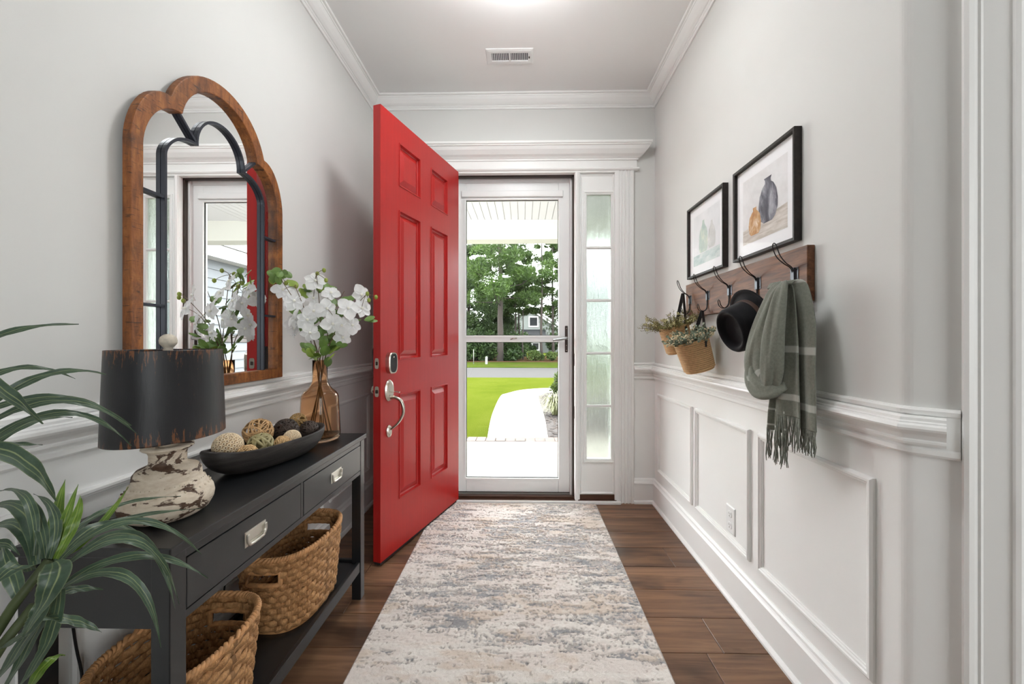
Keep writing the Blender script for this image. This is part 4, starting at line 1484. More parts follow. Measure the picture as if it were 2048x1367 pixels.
for a_ in (0.3, 0.3 + 2.094, 0.3 + 4.188):
    sp_.tube([(LX, LY, 1.166), (LX + 0.099 * math.cos(a_), LY + 0.125 * math.sin(a_), 1.166)], 0.0015, 5)
sp_.build('spider', M_BLACKMETAL, lamp)
fi = MB(); fi.lathe([(0.009, 1.164), (0.011, 1.172), (0.009, 1.180), (0.011, 1.183), (0.0175, 1.191), (0.0185, 1.199), (0.016, 1.208), (0.009, 1.214), (0, 1.216)], 20, (LX, LY, 0))
fi.build('finial', plain('finial_plaster', srgb(206, 196, 178), 0.6, var=0.2, vscale=90, bmp=0.3), lamp)
cd = MB()
cd.tube(smooth_path([(-0.955, 0.965, 0.772), (-1.02, 0.94, 0.7635), (-1.075, 0.925, 0.768), (-1.097, 0.93, 0.740), (-1.100, 0.95, 0.55), (-1.10, 0.97, 0.40), (-1.09, 1.0, 0.28), (-1.095, 1.2, 0.22), (-1.095, 1.40, 0.24), (-1.098, 1.45, 0.30), (-1.10, 1.455, 0.38)], 6), 0.003, 6)
cd.build('cord', plain('black_cord', srgb(20, 20, 20), 0.5), lamp)

# ---------------------------------------------------------------- dough bowl with decorative balls
M_BOWL = wood('black_carved_wood', srgb(26, 23, 22), srgb(44, 40, 38), srgb(68, 63, 60), (8, 8, 60), 0.5, 0.4)
BC = Vector((-0.915, 1.432)); BD = Vector((0.25, 0.968)).normalized(); BS = Vector((BD.y, -BD.x))
def bl_pt(a_, s_, z):
    p = BC + BD * a_ + BS * s_
    return (p.x, p.y, z)
def bowl_mesh():
    m = MB()
    L, W, Hh = 0.236, 0.088, 0.078
    N = 56
    prof = []
    for i in range(9):                      # outside, from foot to rim
        q = i / 8
        prof.append((0.55 + 0.45 * math.sin(q * math.pi / 2), Hh * (1 - math.cos(q * math.pi / 2)) ** 0.9))
    inner = []
    for i in range(9):
        q = 1 - i / 8
        inner.append((0.02 + 0.90 * math.sin(q * math.pi / 2) , 0.010 + (Hh - 0.008) * (1 - math.cos(q * math.pi / 2)) ** 0.9))
    rings = [(0.0, 0)] + prof + [(0.985, Hh + 0.0035), (0.94, Hh + 0.002)] + inner
    vs, fs = [], []
    for (f, z) in rings:
        for k_ in range(N):
            an = 2 * math.pi * k_ / N
            ca_, sa_ = math.cos(an), math.sin(an)
            u_ = L * f * math.copysign(abs(ca_) ** 0.80, ca_)
            s_ = W * f * math.copysign(abs(sa_) ** 0.80, sa_)
            rise = 0.014 * (abs(ca_) ** 3) * (z / Hh)
            vs.append(bl_pt(u_, s_, 0.7604 + z + rise))
    for i in range(len(rings) - 1):
        for k_ in range(N):
            l_ = (k_ + 1) % N
            fs.append((i * N + k_, i * N + l_, (i + 1) * N + l_, (i + 1) * N + k_))
    return m.add(vs, fs, True)
bowl = bowl_mesh().build('dough_bowl', M_BOWL)
tag(bowl, 'long black carved wooden dough bowl on the console', 'bowl')

def twig_ball(c, r, tw, n, mat_, seed, label):
    g = random.Random(seed)
    m = MB()
    for i in range(n):
        ax = Vector((g.gauss(0, 1), g.gauss(0, 1), g.gauss(0, 1))).normalized()
        u_ = ax.orthogonal().normalized(); v_ = ax.cross(u_)
        off = g.uniform(-0.45, 0.45)
        rr3 = math.sqrt(1 - off * off)
        pts = []
        for k_ in range(26):
            an = 2 * math.pi * k_ / 26
            rad = (r - tw) * (1 + 0.025 * math.sin(3 * an + i))
            pts.append(tuple(Vector(c) + (ax * off + (u_ * math.cos(an) + v_ * math.sin(an)) * rr3) * rad))
        m.tube(pts, tw * g.uniform(0.75, 1.2), 5, closed=True)
    o = m.build('twig_ball', mat_)
    return tag(o, label, 'ball', 'decorative balls in the dough bowl')

def seed_ball(c, r, seed, label):
    t = thing('seed_ball', (c[0], c[1], c[2] - r), label, 'ball', 'decorative balls in the dough bowl')
    m = MB(); m.sphere(c, r * 0.93, 24, 16); m.build('core', plain('seed_glue', srgb(196, 164, 124), 0.8, var=0.2, vscale=60), t)
    d_, h_ = MB(), MB()
    n = 150
    for i in range(n):
        z = 1 - 2 * (i + 0.5) / n
        a_ = i * 2.39996
        rr3 = math.sqrt(1 - z * z)
        nv = Vector((rr3 * math.cos(a_), rr3 * math.sin(a_), z))
        u_ = nv.orthogonal().normalized(); v_ = nv.cross(u_)
        p = Vector(c) + nv * r * 0.92
        s_ = r * 0.145
        def f(x, y, zz): return tuple(p + u_ * x + v_ * y + nv * zz)
        q = MB(); q.lathe([(s_, 0), (s_, r * 0.05), (s_ * 0.8, r * 0.08), (s_ * 0.32, r * 0.075), (s_ * 0.3, r * 0.04)], 8); q.map(f)
        d_.add(q.v, q.f, True)
        q = MB(); q.lathe([(s_ * 0.32, r * 0.06), (0, r * 0.06)], 6); q.map(f)
        h_.add(q.v, q.f)
    d_.build('seed_discs', plain('pale_seed', srgb(228, 208, 176), 0.7, var=0.12, vscale=80), t)['kind'] = 'stuff'
    h_.build('seed_hearts', plain('seed_heart', srgb(110, 70, 44), 0.8), t)['kind'] = 'stuff'
    return t
M_TWIG = plain('tan_twig', srgb(190, 152, 106), 0.6, var=0.25, vscale=40)
M_TWIG2 = plain('olive_reed', srgb(156, 146, 104), 0.5, var=0.2, vscale=40)
M_TWIG3 = plain('dark_twig', srgb(58, 44, 36), 0.6, var=0.3, vscale=40)
M_TWIG4 = plain('straw_twig', srgb(206, 170, 122), 0.6, var=0.2, vscale=40)
M_TWIG5 = plain('gold_twig', srgb(150, 118, 70), 0.5, var=0.3, vscale=40)
def bp(a_, s_, z): return bl_pt(a_, s_, 0.7604 + z)
seed_ball(bp(-0.140, -0.028, 0.088), 0.045, 1, 'larger cream seed ball at the lamp end of the dough bowl')
twig_ball(bp(-0.128, 0.040, 0.062), 0.034, 0.0016, 34, M_TWIG4, 2, 'small straw twig ball in front of the larger seed ball')
twig_ball(bp(-0.058, 0.018, 0.076), 0.042, 0.0048, 17, M_TWIG2, 3, 'thick olive reed ball in the middle of the dough bowl')
twig_ball(bp(-0.012, -0.045, 0.106), 0.050, 0.0026, 26, M_TWIG, 4, 'largest tan twig ball resting highest in the dough bowl')
twig_ball(bp(0.016, 0.034, 0.062), 0.030, 0.0016, 30, M_TWIG4, 5, 'small straw twig ball between the reed ball and small seed ball')
seed_ball(bp(0.068, 0.026, 0.070), 0.032, 6, 'smaller cream seed ball at the middle of the dough bowl')
twig_ball(bp(0.092, -0.026, 0.090), 0.046, 0.0020, 46, M_TWIG3, 7, 'larger dark brown twig ball behind the smaller seed ball')
twig_ball(bp(0.172, 0.004, 0.078), 0.038, 0.0020, 44, M_TWIG3, 8, 'smaller dark brown twig ball at the vase end of the bowl')
twig_ball(bp(0.160, -0.036, 0.112), 0.034, 0.0018, 26, M_TWIG5, 9, 'golden twig ball at the back by the glass vase')

# ---------------------------------------------------------------- amber glass vase
VX, VY, VZ = -0.900, 1.752, 0.7604
def amber():
    m_, nt, b, out = new_mat('amber_glass')
    b.inputs['Base Color'].default_value = srgb(246, 216, 184)
    b.inputs['Transmission Weight'].default_value = 1.0
    b.inputs['Roughness'].default_value = 0.02
    b.inputs['IOR'].default_value = 1.25
    return m_
va = MB()
outp = [(0, 0.0), (0.066, 0.0), (0.078, 0.006), (0.084, 0.018), (0.0845, 0.030), (0.080, 0.12), (0.076, 0.190), (0.073, 0.202), (0.064, 0.214), (0.050, 0.226), (0.039, 0.240), (0.0325, 0.258), (0.0305, 0.280), (0.0310, 0.348), (0.0318, 0.352)]
inp = [(0.0285, 0.352), (0.0282, 0.280), (0.030, 0.258), (0.0365, 0.241), (0.048, 0.223), (0.062, 0.211), (0.0705, 0.200), (0.0735, 0.190), (0.0775, 0.12), (0.082, 0.032), (0.080, 0.022), (0.070, 0.016), (0, 0.015)]
va.lathe(outp + inp, 48, (VX, VY, VZ))
tag(va.build('glass_vase', amber()), 'amber glass bottle vase holding the white orchids', 'vase')

# ---------------------------------------------------------------- orchid and eucalyptus bouquet
LEAVES = [
    ((-0.863, 0.58, 1.14), (-0.821, 0.58, 1.228), (-0.75, 0.66, 1.227), 0.02, 0),
    ((-0.861, 0.6, 1.069), (-0.82, 0.66, 1.175), (-0.767, 0.72, 1.137), 0.022, 0),
    ((-0.927, 0.64, 1.109), (-0.909, 0.7, 1.185), (-0.871, 0.76, 1.125), 0.014, 0),
    ((-0.731, 0.5, 1.165), (-0.688, 0.51, 1.151), (-0.689, 0.56, 1.08), 0.03, 0),
    ((-0.854, 0.6, 1.08), (-0.769, 0.65, 1.147), (-0.74, 0.74, 1.039), 0.022, 0),
    ((-0.825, 0.58, 1.058), (-0.735, 0.63, 1.161), (-0.709, 0.72, 1.028), 0.022, 0),
    ((-0.846, 0.6, 1.03), (-0.755, 0.65, 1.141), (-0.74, 0.74, 1.001), 0.02, 0),
    ((-0.882, 0.62, 1.001), (-0.859, 0.67, 1.079), (-0.876, 0.76, 1.05), 0.014, 0),
    ((-0.869, 0.6, 1.03), (-0.849, 0.64, 1.034), (-0.837, 0.68, 1.018), 0.014, 0),
    ((-0.696, 0.48, 1.07), (-0.619, 0.49, 1.074), (-0.646, 0.54, 0.978), 0.034, 0),
    ((-0.747, 0.62, 0.851), (-0.76, 0.63, 0.906), (-0.797, 0.68, 0.958), 0.026, 1),
    ((-0.743, 0.62, 0.851), (-0.711, 0.6, 0.91), (-0.751, 0.66, 0.957), 0.02, 1),
    ((-0.718, 0.6, 0.864), (-0.7, 0.62, 0.925), (-0.725, 0.64, 0.946), 0.02, 1),
    ((-0.733, 0.6, 0.866), (-0.754, 0.61, 0.939), (-0.848, 0.66, 0.944), 0.018, 0),
    ((-0.729, 0.6, 0.864), (-0.708, 0.61, 0.942), (-0.828, 0.66, 0.94), 0.02, 0),
    ((-0.751, 0.6, 0.869), (-0.757, 0.61, 0.985), (-0.887, 0.66, 0.945), 0.02, 0),
    ((-0.727, 0.61, 0.86), (-0.718, 0.655, 0.865), (-0.725, 0.72, 0.931), 0.016, 1),
    ((-0.73, 0.61, 0.857), (-0.782, 0.695, 0.922), (-0.697, 0.8, 0.883), 0.012, 0),
    ((-0.73, 0.61, 0.855), (-0.784, 0.695, 0.891), (-0.657, 0.8, 0.858), 0.014, 0),
    ((-0.715, 0.6, 0.858), (-0.731, 0.67, 0.922), (-0.679, 0.7, 0.85), 0.026, 0),
    ((-0.718, 0.6, 0.856), (-0.623, 0.63, 0.974), (-0.573, 0.7, 0.82), 0.016, 0),
    ((-0.711, 0.6, 0.847), (-0.589, 0.62, 0.979), (-0.567, 0.64, 0.763), 0.022, 0),
    ((-0.695, 0.58, 0.851), (-0.551, 0.58, 0.984), (-0.578, 0.66, 0.757), 0.016, 0),
    ((-0.703, 0.58, 0.821), (-0.644, 0.65, 0.893), (-0.545, 0.68, 0.789), 0.018, 0),
    ((-0.703, 0.58, 0.821), (-0.549, 0.57, 0.928), (-0.554, 0.6, 0.731), 0.022, 0),
    ((-0.731, 0.6, 0.804), (-0.748, 0.65, 0.794), (-0.708, 0.66, 0.78), 0.02, 0),
    ((-0.714, 0.58, 0.788), (-0.72, 0.63, 0.756), (-0.689, 0.64, 0.723), 0.018, 0),
    ((-0.697, 0.58, 0.872), (-0.607, 0.52, 0.905), (-0.693, 0.54, 0.79), 0.046, 0),
    ((-0.733, 0.58, 0.858), (-0.678, 0.53, 0.917), (-0.726, 0.52, 0.859), 0.034, 0),
    ((-0.772, 0.62, 0.851), (-0.793, 0.64, 0.959), (-0.913, 0.66, 0.916), 0.04, 0),
    ((-0.776, 0.62, 0.843), (-0.803, 0.64, 0.931), (-0.921, 0.66, 0.878), 0.036, 0),
    ((-0.711, 0.58, 0.829), (-0.68, 0.55, 0.791), (-0.76, 0.56, 0.754), 0.03, 0),
    ((-0.727, 0.6, 0.824), (-0.758, 0.6, 0.736), (-0.854, 0.6, 0.629), 0.03, 0),
    ((-0.743, 0.62, 0.819), (-0.772, 0.62, 0.731), (-0.849, 0.62, 0.611), 0.026, 0),
    ((-0.711, 0.6, 0.828), (-0.716, 0.6, 0.725), (-0.798, 0.6, 0.646), 0.028, 0),
    ((-0.808, 0.62, 0.612), (-0.729, 0.6, 0.728), (-0.774, 0.66, 0.668), 0.018, 1),
    ((-0.885, 0.64, 0.789), (-0.921, 0.67, 0.893), (-0.852, 0.66, 0.836), 0.03, 0),
    ((-0.826, 0.64, 0.773), (-0.869, 0.66, 0.81), (-0.913, 0.68, 0.851), 0.034, 0),
]
FLOWERS = [(-1.034, 1.7, 1.415), (-0.98, 1.69, 1.367), (-0.921, 1.75, 1.461), (-0.86, 1.77, 1.41), (-0.955, 1.8, 1.391), (-0.889, 1.68, 1.325), (-0.86, 1.73, 1.338), (-1.015, 1.75, 1.269), (-0.93, 1.7, 1.288), (-0.901, 1.67, 1.232), (-0.817, 1.69, 1.27), (-0.796, 1.73, 1.265), (-0.757, 1.71, 1.336), (-0.729, 1.78, 1.404), (-0.714, 1.75, 1.339), (-0.808, 1.77, 1.213), (-0.769, 1.78, 1.267)]
BUDS = [(-0.881, 1.75, 1.509), (-0.921, 1.77, 1.497), (-0.862, 1.73, 1.462), (-1.015, 1.69, 1.444), (-0.983, 1.71, 1.433), (-0.688, 1.75, 1.405), (-0.689, 1.77, 1.378), (-0.661, 1.78, 1.393)]
BLEAVES = [(-0.929, 1.69, 1.157), (-0.896, 1.67, 1.147), (-0.863, 1.66, 1.141), (-0.847, 1.69, 1.153), (-0.821, 1.7, 1.161), (-0.828, 1.75, 1.169), (-0.852, 1.68, 1.179), (-0.856, 1.73, 1.2), (-0.884, 1.72, 1.226), (-0.892, 1.78, 1.256), (-0.867, 1.8, 1.245), (-0.95, 1.72, 1.174), (-0.873, 1.65, 1.133), (-0.815, 1.67, 1.133), (-0.842, 1.79, 1.177), (-0.893, 1.81, 1.218), (-0.908, 1.79, 1.29), (-0.856, 1.8, 1.314), (-0.838, 1.81, 1.326), (-0.865, 1.81, 1.371), (-0.81, 1.8, 1.37), (-0.89, 1.8, 1.45), (-0.971, 1.78, 1.443), (-0.987, 1.78, 1.414), (-0.92, 1.79, 1.437), (-0.948, 1.71, 1.254), (-0.942, 1.78, 1.29), (-0.792, 1.81, 1.392), (-0.815, 1.81, 1.387), (-0.764, 1.81, 1.291), (-0.704, 1.81, 1.303), (-0.692, 1.82, 1.292), (-0.976, 1.69, 1.328), (-0.872, 1.81, 1.44), (-1.01, 1.73, 1.452), (-0.834, 1.7, 1.264), (-0.851, 1.69, 1.238), (-0.82, 1.68, 1.225)]
SPRIG = [(-1.059, 1.66, 1.484), (-1.033, 1.65, 1.492), (-1.016, 1.65, 1.476), (-1.042, 1.65, 1.459), (-1.027, 1.66, 1.452), (-1.012, 1.67, 1.479), (-1.0, 1.68, 1.48), (-1.061, 1.67, 1.454)]

def petal_mat():
    m_, nt, b, out = new_mat('white_silk_petal')
    v = coords(nt)
    f = noise(nt, v, 60, 3)
    nt.links.new(ramp(nt, f, [(0.3, srgb(240, 240, 240)), (0.7, srgb(252, 252, 252))]), b.inputs['Base Color'])
    b.inputs['Roughness'].default_value = 0.6
    tr = nt.nodes.new('ShaderNodeBsdfTranslucent'); tr.inputs['Color'].default_value = (0.95, 0.95, 0.95, 1)
    mx = nt.nodes.new('ShaderNodeMixShader'); mx.inputs[0].default_value = 0.4
    nt.links.new(b.outputs[0], mx.inputs[1]); nt.links.new(tr.outputs[0], mx.inputs[2]); nt.links.new(mx.outputs[0], out.inputs['Surface'])
    return m_
M_PETAL = petal_mat()
M_EUC = plain('eucalyptus_leaf', srgb(96, 124, 58), 0.5, var=0.35, vscale=14)
M_EUC2 = plain('young_leaf', srgb(134, 156, 66), 0.5, var=0.25, vscale=14)
M_STEM = plain('brown_stem', srgb(98, 78, 48), 0.6, var=0.3, vscale=30)
M_BUD = plain('green_bud', srgb(142, 156, 62), 0.5, var=0.15)
bq = thing('orchid_bouquet', (VX, VY, VZ + 0.02), 'white orchids with round green leaves standing in the amber vase', 'flowers')

def blade(m, c, ax, up, l, w, curl=0.15, n=6, cup=0.1):
    """a leaf or petal: from c along ax, broad side facing up"""
    ax = Vector(ax).normalized(); up = Vector(up); up = (up - ax * up.dot(ax)).normalized(); sd_ = ax.cross(up)
    def fn(u, v):
        q = (u - 0.5) * 2
        wd = w * math.sin(math.pi * min(1, (v * 0.94 + 0.03))) ** 0.62
        p = Vector(c) + ax * (l * v) + sd_ * (q * wd * 0.5) + up * (l * curl * v * v * -1 + cup * w * q * q)
        return tuple(p)
    m.grid(fn, 4, n, True, False)

ro = random.Random(33)
cen = Vector((VX, VY, 1.30))
BACKF = [(-1.00, 1.70, 1.36), (-0.985, 1.76, 1.31), (-0.995, 1.73, 1.25), (-0.97, 1.68, 1.29), (-1.01, 1.79, 1.39), (-0.965, 1.80, 1.23)]
for i, fpos in enumerate(FLOWERS + BACKF):
    c = Vector(fpos)
    face = Vector((0.55 + ro.uniform(-.3, .3), -0.75 + ro.uniform(-.2, .2), ro.uniform(-0.15, 0.35))) + (c - cen) * 1.6
    if i >= len(FLOWERS):
        face = Vector((-0.9, -0.25 + ro.uniform(-.2, .3), ro.uniform(-.1, .3)))          # blooms turned to the mirror
    face.normalize()
    ux = face.orthogonal().normalized(); uy = face.cross(ux)
    m = MB()
    a0 = ro.uniform(0, 6.28)
    s_ = ro.uniform(0.035, 0.046)
    for k_ in range(5):
        a_ = a0 + k_ * 1.2566
        d_ = ux * math.cos(a_) + uy * math.sin(a_) + face * 0.12
        blade(m, c + d_ * 0.003, d_, face, s_ * (1.06 if k_ % 2 else 0.92), s_ * (1.15 if k_ in (1, 3) else 0.85), 0.22 + ro.uniform(-.1, .15), 5, 0.12)
    fo = m.build('flower', M_PETAL, bq)
    lp_ = MB(); lp_.sphere(tuple(c + face * 0.006), 0.0065, 8, 6)
    lp_.build('lip', plain('orchid_lip', srgb(238, 236, 224), 0.6), fo)
for p in BUDS:
    m = MB(); m.sphere(p, 0.0085, 8, 6, (1, 1, 1.25)); m.build('bud', M_BUD, bq)
for i, p in enumerate(BLEAVES + [(q[0] + ro.uniform(-.03, .03), q[1] + ro.uniform(0, .05), q[2] + ro.uniform(-.03, .03)) for q in BLEAVES[0:26]]):
    c = Vector(p)
    d_ = (c - Vector((VX, VY, c.z - 0.05))); d_ = d_ + Vector((ro.uniform(-.05, .05), ro.uniform(-.05, .05), ro.uniform(-.03, .04))); d_.normalize()
    up = Vector((0.4 + ro.uniform(-.4, .4), -0.6 + ro.uniform(-.4, .4), 0.7 + ro.uniform(-.4, .3)))
    m = MB(); l_ = ro.uniform(0.042, 0.060)
    blade(m, tuple(c - d_ * l_ * 0.5), d_, up, l_, l_ * ro.uniform(0.6, 0.85), 0.1, 5, -0.08)
    m.build('leaf', M_EUC2 if (p[2] < 1.17 or p[2] > 1.40) and i % 3 else M_EUC, bq)
for p in SPRIG:
    c = Vector(p)
    d_ = Vector((ro.uniform(-1, 1), ro.uniform(-.4, .4), ro.uniform(-1, 1))).normalized()
    m = MB(); l_ = ro.uniform(0.034, 0.044)
    blade(m, tuple(c - d_ * l_ * 0.5), d_, (0.6, -0.7, 0.3), l_, l_ * 0.8, 0.08, 5, -0.08)
    m.build('leaf', M_EUC if ro.random() < 0.6 else M_EUC2, bq)
ends = [(-0.975, 1.69, 1.43), (-0.915, 1.75, 1.49), (-0.80, 1.77, 1.42), (-0.70, 1.76, 1.40), (-0.99, 1.75, 1.29), (-0.82, 1.71, 1.30), (-1.03, 1.665, 1.47), (-0.78, 1.77, 1.26)]
feet = [(0.035, -0.03), (-0.040, 0.015), (0.012, 0.045), (-0.020, -0.04), (0.048, 0.01), (-0.045, -0.02), (0.02, -0.045), (-0.012, 0.045)]
for e_, f_ in zip(ends, feet):
    nk = (VX + f_[0] * -0.35, VY + f_[1] * -0.35, VZ + 0.33)
    m = MB()
    m.tube(smooth_path([(VX + f_[0], VY + f_[1], VZ + 0.022), nk, ((nk[0] + e_[0]) / 2 + (nk[0] - e_[0]) * 0.12, (nk[1] + e_[1]) / 2, (nk[2] + e_[2]) / 2 + 0.02), e_], 6), [0.0028 - 0.0015 * k_ / 18 for k_ in range(19)], 6)
    m.build('stem', M_STEM, bq)
tw = MB()
for i, p in enumerate(BUDS + FLOWERS[::2]):
    c = Vector(p)
    e_ = min(ends, key=lambda q: (Vector(q) - c).length)
    tw.tube(bez(e_, ((e_[0] + p[0]) / 2, (e_[1] + p[1]) / 2, (e_[2] + p[2]) / 2 + 0.012), p, 4), 0.0011, 5)
tw.build('twigs', M_STEM, bq)

# ---------------------------------------------------------------- trefoil mirror
YC, ZB = 1.437, 1.0345
def trefoil(hw, z0, zs_, nw, nz, za, e=1.0):
    pts = [(-hw, z0), (-hw, zs_)]
    for k_ in range(1, 13):
        t = math.pi / 2 * k_ / 12
        pts.append((-(nw + (hw - nw) * math.cos(t) ** 0.92), zs_ + (nz - zs_) * math.sin(t) ** 1.18))
    sag = za - nz
    rad = (nw * nw + sag * sag) / (2 * sag)
    cz = za - rad
    a0 = math.atan2(nz - cz, -nw)
    a1 = math.atan2(nz - cz, nw)
    if a0 < 0:
        a0 += 2 * math.pi
    for k_ in range(1, 24):
        a_ = a0 + (a1 - a0) * k_ / 24
        pts.append((rad * math.cos(a_), cz + rad * math.sin(a_)))
    pts += [(-p[0], p[1]) for p in reversed(pts[:14])]
    return pts
def ring_mesh(po_, pi_, x0, x1):
    """flat ring between two outlines, from depth x0 to x1"""
    n = len(po_)
    vs = [(x0, YC + p[0], p[1]) for p in po_] + [(x1, YC + p[0], p[1]) for p in po_] + [(x0, YC + p[0], p[1]) for p in pi_] + [(x1, YC + p[0], p[1]) for p in pi_]
    fs = []
    for i in range(n):
        j = (i + 1) % n
        fs += [(i, j, n + j, n + i), (n + i, n + j, 3 * n + j, 3 * n + i), (3 * n + i, 3 * n + j, 2 * n + j, 2 * n + i), (2 * n + i, 2 * n + j, j, i)]
    return MB().add(vs, fs)
mir = thing('wall_mirror', (XL, YC, ZB), 'wood framed trefoil arch mirror with black inner arch above the console', 'mirror')
T_OUT = trefoil(0.350, ZB, 1.765, 0.222, 1.955, 2.118)
T_IN = trefoil(0.312, ZB + 0.040, 1.765, 0.180, 1.922, 2.070)
def mirror_wood():
    m_, nt, b, out = new_mat('rustic_mirror_wood')
    v = coords(nt, (40, 40, 9))
    f = noise(nt, v, 1.0, 7, 0.7, 0.4)
    v2 = coords(nt, (5, 5, 5))
    f2 = noise(nt, v2, 1.0, 5, 0.7)
    v3 = coords(nt, (30, 30, 170))
    f3 = noise(nt, v3, 1.0, 3, 0.6)
    c1 = ramp(nt, f, [(0.28, srgb(84, 46, 20)), (0.5, srgb(142, 84, 38)), (0.72, srgb(180, 116, 58))])
    c2 = mix(nt, ramp(nt, f2, [(0.5, (0, 0, 0, 1)), (0.66, (0.75, 0.75, 0.75, 1))]), c1, srgb(52, 38, 32))
    c3 = mix(nt, ramp(nt, f3, [(0.60, (0, 0, 0, 1)), (0.68, (0.7, 0.7, 0.7, 1))]), c2, srgb(40, 28, 24))
    nt.links.new(c3, b.inputs['Base Color'])
    b.inputs['Roughness'].default_value = 0.55
    bump(nt, b, f3, 0.3, 0.003)
    return m_
ring_mesh(T_OUT, T_IN, XL + 0.0165, XL + 0.042).build('frame', mirror_wood(), mir, bev=0.003)
mg, nt, b, out = new_mat('mirror_silver')
b.inputs['Base Color'].default_value = (0.93, 0.94, 0.94, 1); b.inputs['Metallic'].default_value = 1.0; b.inputs['Roughness'].default_value = 0.0
g_ = MB()
T_G = trefoil(0.318, ZB + 0.034, 1.765, 0.186, 1.926, 2.076)
g_.add([(XL + 0.0200, YC + p[0], p[1]) for p in T_G], [tuple(range(len(T_G)))])
g_.build('mirror_glass', mg, mir)
k_ = MB()
k_.prism(trefoil(0.345, ZB + 0.004, 1.765, 0.218, 1.95, 2.112), lambda p: (XL + 0.0163, YC + p[0], p[1]), lambda p: (XL + 0.0166, YC + p[0], p[1]))
k_.build('backing', plain('mirror_backing', srgb(70, 56, 44), 0.8), mir)
M_IRON = plain('blue_black_iron', srgb(44, 48, 58), 0.45, metal=0.2, var=0.1)
arch = ring_mesh(trefoil(0.236, ZB + 0.036, 1.772, 0.117, 1.862, 1.982), trefoil(0.228, ZB + 0.036, 1.772, 0.108, 1.855, 1.974), XL + 0.021, XL + 0.034)
ar = arch.build('inner_arch', M_IRON, mir)
def bar(y0, z0, y1, z1):
    m = MB()
    d_ = Vector((y1 - y0, z1 - z0)); l = d_.length; d_ /= l; s_ = Vector((-d_.y, d_.x)) * 0.004
    q = [(y0 + s_.x, z0 + s_.y), (y1 + s_.x, z1 + s_.y), (y1 - s_.x, z1 - s_.y), (y0 - s_.x, z0 - s_.y)]
    m.prism(q, lambda p: (XL + 0.021, YC + p[0], p[1]), lambda p: (XL + 0.033, YC + p[0], p[1]))
    m.build('tie_bar', M_IRON, mir)
for sg_ in (-1, 1):
    bar(sg_ * 0.182, 1.926, sg_ * 0.112, 1.860)
    bar(sg_ * 0.316, 1.638, sg_ * 0.235, 1.638)
    bar(sg_ * 0.316, 1.305, sg_ * 0.235, 1.305)

# ---------------------------------------------------------------- long-leaved potted plant beside the console
def leafy():
    mats = []
    for nm, a_, b2, st_ in (('striped_leaf', srgb(40, 62, 46), srgb(72, 94, 74), srgb(150, 160, 112)), ('young_striped_leaf', srgb(62, 92, 24), srgb(98, 130, 38), srgb(160, 174, 84))):
        m_, nt, b, out = new_mat(nm)
        tc = nt.nodes.new('ShaderNodeTexCoord'); sx = nt.nodes.new('ShaderNodeSeparateXYZ')
        nt.links.new(tc.outputs['UV'], sx.inputs[0])
        st = ramp(nt, sx.outputs['X'], [(0.0, (0.4,) * 3 + (1,)), (0.08, (0,) * 3 + (1,)), (0.30, (0,) * 3 + (1,)), (0.34, (0.55,) * 3 + (1,)), (0.38, (0,) * 3 + (1,)), (0.56, (0,) * 3 + (1,)), (0.61, (0.8,) * 3 + (1,)), (0.66, (0,) * 3 + (1,)), (0.94, (0,) * 3 + (1,)), (1.0, (0.4,) * 3 + (1,))])
        v = coords(nt); f = noise(nt, v, 22, 5, 0.7)
        nt.links.new(mix(nt, st, ramp(nt, f, [(0.3, a_), (0.7, b2)]), st_), b.inputs['Base Color'])
        b.inputs['Roughness'].default_value = 0.42
        b.inputs['Specular IOR Level'].default_value = 0.5
        bump(nt, b, f, 0.25, 0.004)
        mats.append(m_)
    return mats
LM = leafy()
pl = thing('potted_plant', (-0.86, 0.50, 0), 'artificial plant with long arching striped leaves beside the console', 'plant')
pt = MB(); pt.lathe([(0.0, 0.0), (0.100, 0.0), (0.105, 0.01), (0.135, 0.24), (0.142, 0.245), (0.142, 0.262), (0.130, 0.262), (0.125, 0.23), (0, 0.23)], 32, (-0.86, 0.50, 0)); pt.build('pot', plain('charcoal_pot', srgb(58, 58, 60), 0.6, var=0.1), pl)
so = MB(); so.lathe([(0.124, 0.231), (0.08, 0.238), (0, 0.242)], 24, (-0.86, 0.50, 0)); so.build('soil', plain('potting_moss', srgb(70, 60, 42), 0.95, var=0.4, vscale=50, bmp=0.8), pl)
rp = random.Random(4)
for (r0, c0, t0, w_, tint) in LEAVES:
    m = MB()
    L_ = (Vector(t0) - Vector(r0)).length
    pts = [Vector(p) for p in bez(r0, c0, t0, 14)]
    wob = rp.uniform(0, 6.28)
    def fn(u, v, pts=pts, w_=w_, wob=wob):
        i = min(13, int(v * 14)); f = v * 14 - i
        p = pts[i].lerp(pts[min(14, i + 1)], f)
        t = (pts[min(14, i + 1)] - pts[i]).normalized()
        vd = (p - Vector((0, 0, 1.2))).normalized()
        s_ = t.cross(vd * 0.75 + Vector((0, 0, -0.65))).normalized()
        nrm = s_.cross(t)
        q = (u - 0.5) * 2
        wd = (w_ * 0.42 if w_ < 0.02 else w_ * 0.34) * min(1.0, 0.5 + 0.5 * v / 0.3) * (1.0 if v < 0.42 else max(0.0, 1 - ((v - 0.42) / 0.58) ** 1.7))
        return tuple(p + s_ * q * max(wd, 0.0004) + nrm * (0.22 * wd * (1 - abs(q)) + 0.0012 * math.sin(v * 22 + wob + q * 2)))
    m.grid(fn, 6, 28, True, True)
    m.build('leaf', LM[tint], pl)
stk = MB()
